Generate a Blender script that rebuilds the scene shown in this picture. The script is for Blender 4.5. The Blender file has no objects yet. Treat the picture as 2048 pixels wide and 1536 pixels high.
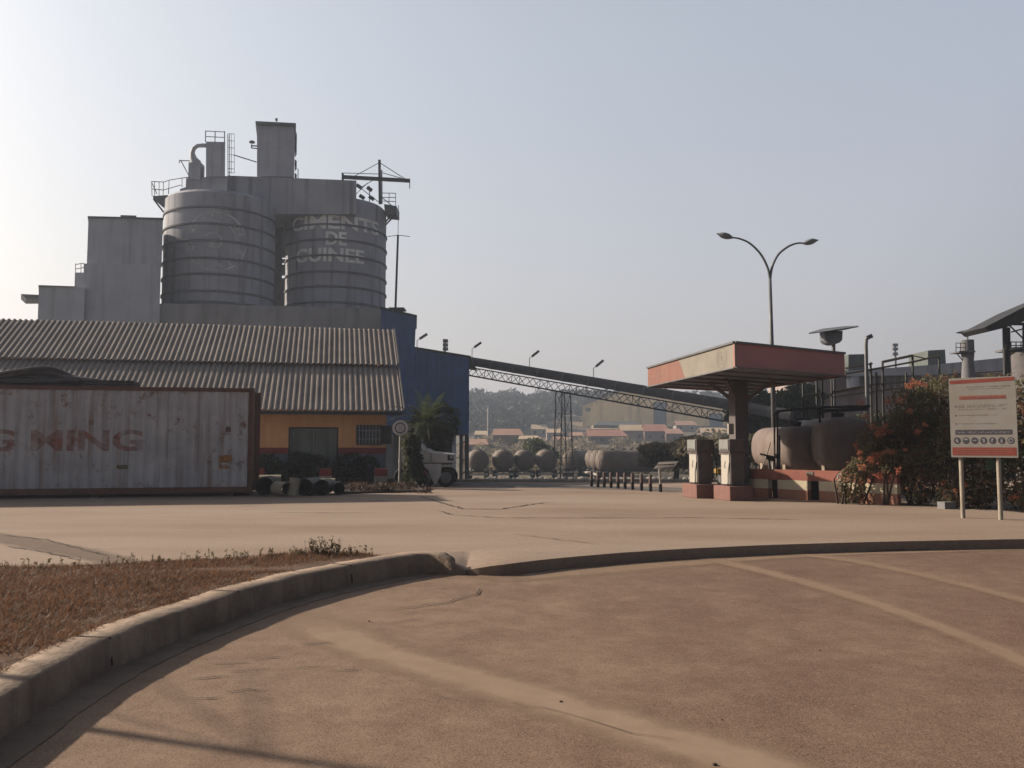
import bpy, bmesh, math, random
from mathutils import Vector, Matrix, noise
random.seed(7)
R = math.radians
SC = bpy.context.scene
COL = SC.collection

# ------------------------------------------------------------------ camera
F, CX, CY = 1690.0, 1024.0, 768.0
PITCH = math.atan(120 / F)
CAMH = 1.5
cam_d = bpy.data.cameras.new('camera'); cam = bpy.data.objects.new('camera', cam_d); COL.objects.link(cam)
cam.location = (0, 0, CAMH); cam.rotation_euler = (R(90) + PITCH, 0, 0)
cam_d.sensor_width = 36; cam_d.lens = F / 2048 * 36; cam_d.clip_end = 6000; cam_d.clip_start = .05
SC.camera = cam

# ------------------------------------------------------------------ world and sun
SUN_AZ, SUN_EL = R(-70), R(26)             # azimuth from +Y, clockwise
w = bpy.data.worlds.new("World"); SC.world = w; w.use_nodes = True
nt = w.node_tree; nt.nodes.clear()
def N(nt, t, **k):
    n = nt.nodes.new(t)
    for a, b in k.items(): setattr(n, a, b)
    return n
sky = N(nt, 'ShaderNodeTexSky'); sky.sky_type = 'NISHITA'; sky.sun_disc = False
sky.sun_elevation = SUN_EL; sky.sun_rotation = SUN_AZ
sky.air_density = 1.2; sky.dust_density = 5.5; sky.ozone_density = 2.0
bg = N(nt, 'ShaderNodeBackground'); bg.inputs['Strength'].default_value = .05
bg2 = N(nt, 'ShaderNodeBackground'); bg2.inputs['Strength'].default_value = .40
hsv = N(nt, 'ShaderNodeHueSaturation'); hsv.inputs['Saturation'].default_value = .7
add = N(nt, 'ShaderNodeAddShader')
wo = N(nt, 'ShaderNodeOutputWorld')
nt.links.new(sky.outputs[0], hsv.inputs['Color'])
# dusty harmattan air: broad pale glow round the sun
tc = N(nt, 'ShaderNodeTexCoord')
dot = N(nt, 'ShaderNodeVectorMath', operation='DOT_PRODUCT')
sd = Vector((math.sin(SUN_AZ) * math.cos(SUN_EL), math.cos(SUN_AZ) * math.cos(SUN_EL), math.sin(SUN_EL)))
dot.inputs[1].default_value = Vector((sd.x, sd.y, sd.z + .30)).normalized()
nt.links.new(tc.outputs['Generated'], dot.inputs[0])
mr = N(nt, 'ShaderNodeMapRange'); mr.inputs['From Min'].default_value = -.25; mr.inputs['From Max'].default_value = .75
mr.inputs['To Min'].default_value = 0; mr.inputs['To Max'].default_value = 1
nt.links.new(dot.outputs['Value'], mr.inputs['Value'])
pw = N(nt, 'ShaderNodeMath', operation='POWER'); pw.inputs[1].default_value = .72
nt.links.new(mr.outputs[0], pw.inputs[0])
ramp = N(nt, 'ShaderNodeValToRGB')
ramp.color_ramp.elements[0].position = 0; ramp.color_ramp.elements[0].color = (.145, .158, .20, 1)
ramp.color_ramp.elements[1].position = 1; ramp.color_ramp.elements[1].color = (.50, .50, .51, 1)
e_ = ramp.color_ramp.elements.new(.46); e_.color = (.455, .46, .505, 1)
nt.links.new(pw.outputs[0], ramp.inputs[0])
# the haze layer thins towards the zenith
sxyz = N(nt, 'ShaderNodeSeparateXYZ'); nt.links.new(tc.outputs['Generated'], sxyz.inputs[0])
mz = N(nt, 'ShaderNodeMapRange'); mz.interpolation_type = 'SMOOTHSTEP'
mz.inputs['From Min'].default_value = .42; mz.inputs['From Max'].default_value = .85; mz.inputs['To Min'].default_value = 1; mz.inputs['To Max'].default_value = .3
nt.links.new(sxyz.outputs[2], mz.inputs['Value'])
hr_ = N(nt, 'ShaderNodeValToRGB'); hr_.color_ramp.elements[0].position = .0; hr_.color_ramp.elements[0].color = (1.13, .97, .89, 1)
hr_.color_ramp.elements[1].position = .42; hr_.color_ramp.elements[1].color = (.93, .97, 1.0, 1); nt.links.new(sxyz.outputs[2], hr_.inputs[0])
ml_ = N(nt, 'ShaderNodeVectorMath', operation='MULTIPLY'); nt.links.new(ramp.outputs[0], ml_.inputs[0]); nt.links.new(hr_.outputs[0], ml_.inputs[1])
mm_ = N(nt, 'ShaderNodeVectorMath', operation='SCALE'); nt.links.new(ml_.outputs[0], mm_.inputs[0]); nt.links.new(mz.outputs[0], mm_.inputs['Scale'])
my = N(nt, 'ShaderNodeMapRange'); my.interpolation_type = 'SMOOTHSTEP'      # sky behind the camera dimmed, added to deepen shade on faces turned to it
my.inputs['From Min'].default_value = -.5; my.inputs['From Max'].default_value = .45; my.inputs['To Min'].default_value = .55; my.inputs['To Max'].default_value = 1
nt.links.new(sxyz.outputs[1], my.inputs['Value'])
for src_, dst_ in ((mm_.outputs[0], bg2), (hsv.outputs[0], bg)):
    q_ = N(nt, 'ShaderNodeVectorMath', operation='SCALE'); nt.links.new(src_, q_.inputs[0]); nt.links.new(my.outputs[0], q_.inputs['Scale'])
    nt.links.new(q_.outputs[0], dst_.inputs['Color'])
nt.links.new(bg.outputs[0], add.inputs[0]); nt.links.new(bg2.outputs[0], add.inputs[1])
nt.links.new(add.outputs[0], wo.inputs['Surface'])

sl = bpy.data.lights.new('sun', 'SUN'); sl.energy = 5.0; sl.angle = R(1.2); sl.color = (1, .84, .66)
so = bpy.data.objects.new('sun', sl); COL.objects.link(so)
so.rotation_euler = (-sd).to_track_quat('-Z', 'Y').to_euler(); so.location = sd * 80
SC.view_settings.view_transform = 'Standard'; SC.view_settings.look = 'None'
SC.view_settings.exposure = .78; SC.view_settings.gamma = 1
HAZE_DENSITY, HAZE_COLOR = .0006, (.68, .80, 1.0, 1)
SC.cycles.volume_bounces = 1; SC.cycles.max_bounces = 6
try: SC.cycles.use_denoising = True
except Exception: pass

# ------------------------------------------------------------------ projection helpers
cp, sp = math.cos(PITCH), math.sin(PITCH)
def ray(px, py):
    x = (px - CX) / F; y = (CY - py) / F
    return Vector((x, cp - y * sp, sp + y * cp))
def P(px, py, Y):
    d = ray(px, py); return Vector((0, 0, CAMH)) + d * (Y / d.y)
def G(px, py, z=0.0):
    d = ray(px, py); return Vector((0, 0, CAMH)) + d * ((z - CAMH) / d.z)
def V(*a): return Vector(a)

# ------------------------------------------------------------------ materials
MATS = {}
ALB = .52
def pm(name, c1, c2=None, scale=3, rough=.85, bump=0, bscale=None, metal=0, detail=6, space='Object', spec=.3,
       streak=None, lo=.35, hi=.65, fade=None):
    """two-tone noise material; streak=(color, amount): vertical dirt runs; fade=alpha wear amount"""
    if name in MATS: return MATS[name]
    c1 = tuple(x * ALB for x in c1); c2 = tuple(x * ALB for x in c2) if c2 else None
    if streak: streak = (tuple(x * ALB for x in streak[0]), *streak[1:])
    m = bpy.data.materials.new(name); m.use_nodes = True; t = m.node_tree
    b = t.nodes['Principled BSDF']; b.inputs['Roughness'].default_value = rough; b.inputs['Metallic'].default_value = metal
    b.inputs['Specular IOR Level'].default_value = spec
    if space == 'World': src = N(t, 'ShaderNodeNewGeometry').outputs['Position']
    else: src = N(t, 'ShaderNodeTexCoord').outputs['Object']
    c2 = c2 or tuple(x * .7 for x in c1)
    n = N(t, 'ShaderNodeTexNoise'); n.inputs['Scale'].default_value = scale; n.inputs['Detail'].default_value = detail
    n.inputs['Roughness'].default_value = .62
    t.links.new(src, n.inputs['Vector'])
    r = N(t, 'ShaderNodeValToRGB'); r.color_ramp.elements[0].position = lo; r.color_ramp.elements[1].position = hi
    r.color_ramp.elements[0].color = (*c2, 1); r.color_ramp.elements[1].color = (*c1, 1)
    t.links.new(n.outputs['Fac'], r.inputs[0]); out = r.outputs[0]
    if streak:
        mp = N(t, 'ShaderNodeMapping'); mp.inputs['Scale'].default_value = streak[2] if len(streak) > 2 else (2.2, 2.2, .12)
        t.links.new(src, mp.inputs['Vector'])
        n2 = N(t, 'ShaderNodeTexNoise'); n2.inputs['Scale'].default_value = 1.6; n2.inputs['Detail'].default_value = 5
        t.links.new(mp.outputs[0], n2.inputs['Vector'])
        r2 = N(t, 'ShaderNodeValToRGB'); r2.color_ramp.elements[0].position = .5; r2.color_ramp.elements[1].position = .72
        r2.color_ramp.elements[0].color = (0, 0, 0, 1); r2.color_ramp.elements[1].color = (streak[1],) * 3 + (1,)
        t.links.new(n2.outputs['Fac'], r2.inputs[0])
        mx = N(t, 'ShaderNodeMixRGB'); mx.inputs[2].default_value = (*streak[0], 1)
        t.links.new(r2.outputs[0], mx.inputs[0]); t.links.new(out, mx.inputs[1]); out = mx.outputs[0]
    t.links.new(out, b.inputs['Base Color'])
    if bump:
        n3 = N(t, 'ShaderNodeTexNoise'); n3.inputs['Scale'].default_value = bscale or scale * 6; n3.inputs['Detail'].default_value = 5
        t.links.new(src, n3.inputs['Vector'])
        bp = N(t, 'ShaderNodeBump'); bp.inputs['Strength'].default_value = bump; bp.inputs['Distance'].default_value = .03
        t.links.new(n3.outputs['Fac'], bp.inputs['Height']); t.links.new(bp.outputs[0], b.inputs['Normal'])
    if fade is not None:
        n4 = N(t, 'ShaderNodeTexNoise'); n4.inputs['Scale'].default_value = fade[1]; n4.inputs['Detail'].default_value = 6
        t.links.new(src, n4.inputs['Vector'])
        r4 = N(t, 'ShaderNodeMapRange'); r4.inputs['From Min'].default_value = .35; r4.inputs['From Max'].default_value = .65
        r4.inputs['To Min'].default_value = fade[2] if len(fade) > 2 else 0; r4.inputs['To Max'].default_value = fade[0]
        t.links.new(n4.outputs['Fac'], r4.inputs['Value']); t.links.new(r4.outputs[0], b.inputs['Alpha'])
    MATS[name] = m; return m

def leaf_mat(name, c1, c2, scale=1.5):
    if name in MATS: return MATS[name]
    m = pm(name, c1, c2, scale=scale, rough=.7, lo=.4, hi=.62)
    t = m.node_tree; b = t.nodes['Principled BSDF']
    tr = N(t, 'ShaderNodeBsdfTranslucent'); tr.inputs['Color'].default_value = (*[x * 1.2 for x in c1], 1)
    mx = N(t, 'ShaderNodeMixShader'); mx.inputs[0].default_value = .25
    t.links.new(b.outputs[0], mx.inputs[1]); t.links.new(tr.outputs[0], mx.inputs[2])
    t.links.new(mx.outputs[0], t.nodes['Material Output'].inputs['Surface']); return m

# ------------------------------------------------------------------ mesh builder
class MB:
    def __init__(s): s.v = []; s.f = []; s.uv = None
    def quad(s, a, b, c, d):
        n = len(s.v); s.v += [a, b, c, d]; s.f.append((n, n + 1, n + 2, n + 3)); return s
    def tri(s, a, b, c):
        n = len(s.v); s.v += [a, b, c]; s.f.append((n, n + 1, n + 2)); return s
    def box(s, c, size, rz=0, mat=None, taper=1):
        c = Vector(c); hx, hy, hz = [q / 2 for q in size]
        M = mat if mat is not None else Matrix.Rotation(rz, 3, 'Z')
        n = len(s.v)
        for k in (-1, 1):
            q = taper if k > 0 else 1
            for i, j in ((-1, -1), (1, -1), (1, 1), (-1, 1)):
                s.v.append(c + M @ V(i * hx * q, j * hy * q, k * hz))
        for f in ((3, 2, 1, 0), (4, 5, 6, 7), (0, 1, 5, 4), (1, 2, 6, 5), (2, 3, 7, 6), (3, 0, 4, 7)):
            s.f.append(tuple(n + i for i in f))
        return s
    def bar(s, a, b, wd, ht=None):
        a, b = Vector(a), Vector(b); d = b - a; L = d.length
        if L < 1e-6: return s
        q = d.to_track_quat('Z', 'Y').to_matrix()
        return s.box((a + b) / 2, (wd, ht or wd, L), mat=q)
    def tube(s, pts, r, seg=8, closed=False, caps=True):
        pts = [Vector(p) for p in pts]; n0 = len(s.v); L = len(pts)
        rr = r if isinstance(r, (list, tuple)) else [r] * L
        up = None
        for i, p in enumerate(pts):
            if i == 0: d = pts[1] - p
            elif i == L - 1: d = p - pts[-2]
            else: d = (pts[i + 1] - pts[i - 1])
            d.normalize()
            if up is None:
                up = V(0, 0, 1) if abs(d.z) < .9 else V(0, 1, 0)
            sx = up.cross(d).normalized(); sy = d.cross(sx).normalized(); up = sy
            for k in range(seg):
                a = 2 * math.pi * k / seg
                s.v.append(p + (sx * math.cos(a) + sy * math.sin(a)) * rr[i])
        for i in range(L - 1):
            for k in range(seg):
                k2 = (k + 1) % seg
                s.f.append((n0 + i * seg + k, n0 + i * seg + k2, n0 + (i + 1) * seg + k2, n0 + (i + 1) * seg + k))
        if caps:
            s.f.append(tuple(n0 + k for k in range(seg))[::-1]); s.f.append(tuple(n0 + (L - 1) * seg + k for k in range(seg)))
        return s
    def prism(s, poly, z0, z1):
        """poly: list of xy; extruded z0..z1 (numbers or callables)"""
        n = len(s.v); L = len(poly)
        for z in (z0, z1):
            for p in poly: s.v.append(V(p[0], p[1], z))
        s.f.append(tuple(n + i for i in range(L))[::-1]); s.f.append(tuple(n + L + i for i in range(L)))
        for i in range(L):
            j = (i + 1) % L; s.f.append((n + i, n + j, n + L + j, n + L + i))
        return s
    def extr(s, pts, d):
        """planar polygon of 3d points extruded by vector d"""
        n = len(s.v); L = len(pts); d = Vector(d)
        s.v += [Vector(p) for p in pts] + [Vector(p) + d for p in pts]
        s.f.append(tuple(n + i for i in range(L))); s.f.append(tuple(n + L + i for i in range(L))[::-1])
        for i in range(L):
            j = (i + 1) % L; s.f.append((n + i, n + L + i, n + L + j, n + j))
        return s
    def lathe(s, c, prof, seg=24, axis='Z', caps=True):
        """prof: list of (radius, height)"""
        c = Vector(c); n = len(s.v)
        for r, h in prof:
            for k in range(seg):
                a = 2 * math.pi * k / seg; x, y = r * math.cos(a), r * math.sin(a)
                s.v.append(c + (V(x, y, h) if axis == 'Z' else V(x, h, y) if axis == 'Y' else V(h, x, y)))
        for i in range(len(prof) - 1):
            for k in range(seg):
                k2 = (k + 1) % seg
                s.f.append((n + i * seg + k, n + i * seg + k2, n + (i + 1) * seg + k2, n + (i + 1) * seg + k))
        if caps:
            s.f.append(tuple(n + k for k in range(seg))[::-1]); s.f.append(tuple(n + (len(prof) - 1) * seg + k for k in range(seg)))
        return s
    def leaves(s, blobs, n, size, flat=0, surf=.55, rnd=random):
        """n leaf quads spread through ellipsoids (centre, (rx,ry,rz))"""
        wts = [b[1][0] * b[1][2] for b in blobs]
        for _ in range(n):
            c, r = rnd.choices(blobs, wts)[0]
            d = V(rnd.gauss(0, 1), rnd.gauss(0, 1), rnd.gauss(0, 1)).normalized()
            q = rnd.uniform(surf, 1.0) ** .6
            q *= 1 + .28 * noise.noise(V(c[0] + d.x * 2.1, c[1] + d.y * 2.1, c[2] + d.z * 2.1) * 1.3)
            p = V(c[0] + d.x * r[0] * q, c[1] + d.y * r[1] * q, c[2] + d.z * r[2] * q)
            a = V(rnd.gauss(0, 1), rnd.gauss(0, 1), rnd.gauss(0, 1) * (1 - flat)).normalized()
            b = a.cross(V(rnd.gauss(0, 1), rnd.gauss(0, 1), rnd.gauss(0, 1))).normalized()
            z = size * rnd.uniform(.6, 1.4)
            s.quad(p - a * z, p - b * z * .45, p + a * z, p + b * z * .45)
        return s
    def build(s, name, mat, parent=None, smooth=False, recalc=True, bevel=0):
        me = bpy.data.meshes.new(name)
        o = bpy.data.objects.new(name, me); COL.objects.link(o)
        off = V(0, 0, 0)
        if parent is not None:
            o.parent = parent; q = parent
            while q is not None: off += q.location; q = q.parent
        me.from_pydata([tuple(p - off) for p in s.v], [], s.f)
        if recalc and len(s.f) < 60000:
            bm = bmesh.new(); bm.from_mesh(me)
            bmesh.ops.remove_doubles(bm, verts=bm.verts, dist=1e-5)
            bmesh.ops.recalc_face_normals(bm, faces=bm.faces)
            bm.to_mesh(me); bm.free()
        if smooth:
            for p in me.polygons: p.use_smooth = True
            if smooth != 'all':
                try: me.set_sharp_from_angle(angle=R(40))
                except Exception: pass
        if bevel:
            md = o.modifiers.new('bevel', 'BEVEL'); md.width = bevel; md.segments = 2; md.limit_method = 'ANGLE'
        if mat is not None: me.materials.append(mat)
        me.update(); return o

def tag(o, label=None, cat=None, group=None, kind=None):
    if label: o['label'] = label
    if cat: o['category'] = cat
    if group: o['group'] = group
    if kind: o['kind'] = kind
    return o
def thing(name, loc, label, cat, group=None):
    o = bpy.data.objects.new(name, None); COL.objects.link(o); o.location = loc; o.empty_display_size = .2
    return tag(o, label, cat, group)
def copy_tree(o, parent=None):
    c = o.copy(); COL.objects.link(c)
    if parent is not None: c.parent = parent
    for ch in list(o.children): copy_tree(ch, c)
    return c
def text_mesh(s, size, offset=0.012, spacing=1.0):
    """flat text as (verts, faces, width) in the xz plane, origin bottom left"""
    cu = bpy.data.curves.new('t', 'FONT'); cu.body = s; cu.size = 1; cu.offset = offset; cu.space_character = spacing
    ob = bpy.data.objects.new('t', cu); COL.objects.link(ob)
    bpy.context.view_layer.update()
    me = bpy.data.meshes.new_from_object(ob.evaluated_get(bpy.context.evaluated_depsgraph_get()))
    vs = [v.co.copy() for v in me.vertices]; fs = [tuple(p.vertices) for p in me.polygons]
    bpy.data.objects.remove(ob); bpy.data.curves.remove(cu); bpy.data.meshes.remove(me)
    x0 = min(v.x for v in vs); x1 = max(v.x for v in vs); y0 = min(v.y for v in vs); y1 = max(v.y for v in vs)
    k = size / (y1 - y0)
    return [V((v.x - x0) * k, 0, (v.y - y0) * k) for v in vs], fs, (x1 - x0) * k
def put_text(name, s, size, mapf, mat, parent, width=None, cuts=None, **kw):
    vs, fs, wd = text_mesh(s, size, **kw)
    if width: vs = [V(v.x * width / wd, 0, v.z) for v in vs]; wd = width
    me = bpy.data.meshes.new(name); me.from_pydata([tuple(v) for v in vs], [], fs)
    if cuts:
        bm = bmesh.new(); bm.from_mesh(me)
        for x in cuts(wd):
            bmesh.ops.bisect_plane(bm, geom=bm.verts[:] + bm.edges[:] + bm.faces[:], plane_co=(x, 0, 0), plane_no=(1, 0, 0))
        bm.to_mesh(me); bm.free()
    off = V(0, 0, 0); q = parent
    while q is not None: off += q.location; q = q.parent
    for v in me.vertices: v.co = mapf(v.co.x, v.co.z) - off
    me.materials.append(mat); o = bpy.data.objects.new(name, me); COL.objects.link(o); o.parent = parent
    return o

# materials used widely
M_conc = pm('dusty_concrete', (.47, .385, .30), (.34, .275, .215), scale=.35, rough=.95, bump=.25, bscale=6, space='World', detail=9)
M_dark = pm('dark_steel', (.06, .06, .065), (.035, .033, .033), scale=4, rough=.6)
M_grey = pm('grey_steel', (.24, .25, .27), (.17, .175, .19), scale=3, rough=.55, metal=.2)
M_pale = pm('pale_paint', (.62, .60, .56), (.48, .45, .40), scale=3, rough=.6)
M_silo = pm('silo_concrete', (.66, .68, .77), (.47, .48, .55), scale=.28, rough=.92, detail=8, space='World', streak=((.26, .25, .26), .9, (1.1, 1.1, .05)))
M_clad = pm('metal_cladding', (.70, .72, .82), (.55, .57, .65), scale=.4, rough=.7, space='World', streak=((.18, .17, .17), .4, (1.2, 1.2, .06)))
M_band = pm('silo_band', (.26, .26, .29), (.19, .19, .2), scale=1, rough=.9)
M_blue = pm('blue_cladding', (.055, .155, .42), (.04, .11, .31), scale=.5, rough=.6, space='World', streak=((.03, .055, .11), .5))
M_red = pm('red_paint', (.42, .085, .055), (.30, .07, .05), scale=2.5, rough=.75, detail=8)
M_rubber = pm('rubber', (.03, .03, .032), (.02, .02, .02), scale=5, rough=.85)

# ================================================================== GROUND
def terrain(x, y):
    pts = [(33, -.03), (60, -1.04), (100, -2.7), (150, -3.2), (190, -1.9), (250, 2.0), (300, 5), (350, 11), (400, 18), (460, 22), (620, 22), (1400, 18)]
    if y <= pts[0][0]: return pts[0][1]
    for (a, za), (b, zb) in zip(pts, pts[1:]):
        if y <= b:
            t = (y - a) / (b - a); z = za + (zb - za) * t
            if y > 150: z += 1.6 * noise.noise(V(x * .012, y * .012, 3)) * min(1, (y - 150) / 60)
            return z
    return 18
g = MB(); xs = [-600, -450, -300, -200, -150] + list(range(-120, 260, 10)) + [300, 380, 500, 700]
ys = [33, 40, 50, 60, 70, 80, 90, 100, 115, 130, 150, 165, 180, 200, 220, 240, 260, 280, 300, 325, 350, 375, 400, 430, 460, 520, 620, 800, 1100, 1400]
for y in ys:
    for x in xs: g.v.append(V(x, y, terrain(x, y)))
nx = len(xs)
for j in range(len(ys) - 1):
    for i in range(nx - 1):
        g.f.append((j * nx + i, j * nx + i + 1, (j + 1) * nx + i + 1, (j + 1) * nx + i))
M_earth = pm('earth', (.20, .145, .10), (.09, .085, .05), scale=.06, rough=1, bump=.2, space='World', detail=9)
tag(g.build('terrain', M_earth, smooth='all'), kind='structure')
# near base sheet under everything
g = MB(); g.quad(V(-600, -100, -.45), V(700, -100, -.45), V(700, 34, -.45), V(-600, 34, -.45))
tag(g.build('ground', M_earth), kind='structure')

# road: dusty asphalt
m = bpy.data.materials.new('dusty_asphalt'); m.use_nodes = True; t = m.node_tree; b = t.nodes['Principled BSDF']
b.inputs['Roughness'].default_value = .93; b.inputs['Specular IOR Level'].default_value = .2
pos = N(t, 'ShaderNodeNewGeometry').outputs['Position']
def tnoise(t, vec, scale, detail=6, rough=.6):
    n = N(t, 'ShaderNodeTexNoise'); n.inputs['Scale'].default_value = scale; n.inputs['Detail'].default_value = detail
    n.inputs['Roughness'].default_value = rough; t.links.new(vec, n.inputs['Vector']); return n.outputs['Fac']
def tramp(t, fac, stops):
    r = N(t, 'ShaderNodeValToRGB'); e = r.color_ramp.elements
    stops = [(p_, tuple(q * (1 if max(c_) >= .999 or max(c_) < .001 or min(c_) > .6 else ALB) for q in c_)) for p_, c_ in stops]
    e[0].position, e[0].color = stops[0][0], (*stops[0][1], 1); e[1].position, e[1].color = stops[-1][0], (*stops[-1][1], 1)
    for p_, c_ in stops[1:-1]:
        q = e.new(p_); q.color = (*c_, 1)
    t.links.new(fac, r.inputs[0]); return r.outputs[0]
big = tnoise(t, pos, .45, 5); fine = tnoise(t, pos, 75, 3, .75); med = tnoise(t, pos, 3.2, 7, .65)
# dust lies thicker towards the left kerb (x small)
sx = N(t, 'ShaderNodeSeparateXYZ'); t.links.new(pos, sx.inputs[0])
mrx = N(t, 'ShaderNodeMapRange'); mrx.inputs['From Min'].default_value = -3; mrx.inputs['From Max'].default_value = 3.2
mrx.inputs['To Min'].default_value = .34; mrx.inputs['To Max'].default_value = -.07; t.links.new(sx.outputs[0], mrx.inputs['Value'])
m1 = N(t, 'ShaderNodeMath', operation='ADD'); t.links.new(big, m1.inputs[0]); t.links.new(mrx.outputs[0], m1.inputs[1])
m2 = N(t, 'ShaderNodeMath', operation='MULTIPLY_ADD'); m2.inputs[1].default_value = .5; t.links.new(med, m2.inputs[0]); t.links.new(m1.outputs[0], m2.inputs[2])
dust = tramp(t, m2.outputs[0], [(.50, (0, 0, 0)), (1.0, (1, 1, 1))])
asph = tramp(t, fine, [(.30, (.085, .048, .037)), (.5, (.225, .132, .094)), (.70, (.42, .275, .20))])
dst = tramp(t, med, [(.3, (.29, .19, .135)), (.7, (.40, .28, .205))])
mx = N(t, 'ShaderNodeMixRGB'); t.links.new(dust, mx.inputs[0]); t.links.new(asph, mx.inputs[1]); t.links.new(dst, mx.inputs[2])
grit = tramp(t, tnoise(t, pos, 95, 3, .85), [(.33, (.60, .60, .60)), (.5, (.97, .97, .97)), (.68, (1.25, 1.23, 1.2))])
stn = tramp(t, tnoise(t, pos, 1.1, 9, .78), [(.30, (.72, .70, .69)), (.46, (.999, .999, .999))])
mg = N(t, 'ShaderNodeMixRGB', blend_type='MULTIPLY'); mg.inputs[0].default_value = 1; t.links.new(mx.outputs[0], mg.inputs[1]); t.links.new(grit, mg.inputs[2])
mh = N(t, 'ShaderNodeMixRGB', blend_type='MULTIPLY'); mh.inputs[0].default_value = .35; t.links.new(mg.outputs[0], mh.inputs[1]); t.links.new(stn, mh.inputs[2])
t.links.new(mh.outputs[0], b.inputs['Base Color'])
bp = N(t, 'ShaderNodeBump'); bp.inputs['Strength'].default_value = .3; bp.inputs['Distance'].default_value = .02
t.links.new(fine, bp.inputs['Height']); t.links.new(bp.outputs[0], b.inputs['Normal'])
M_road = m
ROADZ = -.14
g = MB(); g.quad(V(-40, -30, ROADZ), V(60, -30, ROADZ), V(60, 16.5, ROADZ), V(-40, 16.5, ROADZ))
tag(g.build('road', M_road), kind='structure')

# kerb curve (front top edge)
kp = [V(-1.6, -1.2, .1), V(-2.15, .4, .1), V(-2.6, 2.2, .1)] + [G(x, y, .1) for x, y in
      ((0, 1390), (85, 1340), (170, 1297), (250, 1262), (350, 1225), (450, 1192), (560, 1160), (700, 1130), (800, 1114), (850, 1108))]
kp += [G(884, 1113, .075), G(908, 1127, .0), G(932, 1141, -.09)]
def smooth_path(pts, n=6):
    out = []
    for i in range(len(pts) - 1):
        a = pts[max(i - 1, 0)]; b = pts[i]; c = pts[i + 1]; d = pts[min(i + 2, len(pts) - 1)]
        for k in range(n):
            t = k / n
            out.append(.5 * ((2 * b) + (c - a) * t + (2 * a - 5 * b + 4 * c - d) * t * t + (3 * b - a - 3 * c + d) * t ** 3))
    out.append(pts[-1]); return out
kpath = smooth_path(kp, 8)
def offs(path, d):
    out = []
    for i, p in enumerate(path):
        a = path[max(i - 1, 0)]; b = path[min(i + 1, len(path) - 1)]
        tn = (b - a); tn.z = 0; tn.normalize(); nrm = V(-tn.y, tn.x, 0); out.append(p + nrm * d)
    return out
def sweep(paths):
    g = MB(); L = len(paths[0])
    for p in paths: g.v += p
    for a in range(len(paths) - 1):
        for i in range(L - 1): g.f.append((a * L + i, a * L + i + 1, (a + 1) * L + i + 1, (a + 1) * L + i))
    return g
def zset(path, z): return [V(p.x, p.y, z) for p in path]
wob = [V(0, 0, .012 * noise.noise(V(p.x * 2, p.y * 2, 1)) + .010 * noise.noise(V(p.x * 9, p.y * 9, 4))) for p in kpath]
wo2 = [V(.03 * noise.noise(V(p.x * 3, p.y * 3, 8)), 0, 0) for p in kpath]
top_f = [p + q + r for p, q, r in zip(kpath, wob, wo2)]
KW = .27
bev = [p - V(0, 0, .018) for p in offs(top_f, -.016)]
nk = len(kpath)
def kw(i): return KW * (1 if i < nk - 24 else max(.12, (nk - 1 - i) / 24))
top_b = [a_.lerp(b_, kw(i) / KW) + V(0, 0, -.01 * (i > nk - 20)) for i, (a_, b_) in enumerate(zip(top_f, offs(top_f, KW)))]
top_m = [a_.lerp(b_, .5) for a_, b_ in zip(top_f, top_b)]
sec = [zset(offs(kpath, -.03), ROADZ - .08), zset(offs(kpath, -.03), ROADZ + .02), bev, top_f, top_m, top_b, zset(top_b, -.2)]
M_kerb = pm('kerb_concrete', (.44, .33, .25), (.25, .18, .135), scale=2.2, rough=.95, bump=.4, bscale=25, space='World', detail=8,
            streak=((.17, .13, .11), .6, (5, 5, .4)))
tag(sweep(sec).build('kerb', M_kerb, smooth='all'), kind='structure')
# joints between the kerb stones
g = MB()
acc = 0
for i in range(8, len(kpath) - 26):
    acc += (kpath[i] - kpath[i - 1]).length
    if acc > 1.9:
        acc = 0; a = top_f[i]; b_ = top_b[i]; d = (top_f[i + 1] - top_f[i]).normalized() * .013
        u = V(0, 0, .003)
        g.quad(a - d + u, a + d + u, b_ + d + u, b_ - d + u)
        nf = (a - b_).normalized() * .009; lo_ = V(0, 0, -.2)
        g.quad(a - d + nf + u, a + d + nf + u, a + d + nf * 3.6 + lo_, a - d + nf * 3.6 + lo_)
M_crack = pm('crack_dark', (.07, .052, .042), (.045, .035, .03), scale=6, rough=1)
tag(g.build('kerb_joint_lines', M_crack, recalc=False), kind='structure')
# gutter strip in front of the kerb
gp0 = zset(offs(kpath, -.02)[:-18], ROADZ + .012); gp1 = zset(offs(kpath, -.27)[:-18], ROADZ + .006)
gp1 = [p + V(.02 * noise.noise(p * 4), .02 * noise.noise(p * 5), 0) for p in gp1]; gp2 = zset(gp1, ROADZ - .01)
tag(sweep([gp2, gp1, gp0]).build('gutter', pm('gutter_concrete', (.30, .225, .175), (.20, .15, .115), scale=3, rough=1, bump=.4, space='World')), kind='structure')

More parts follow.
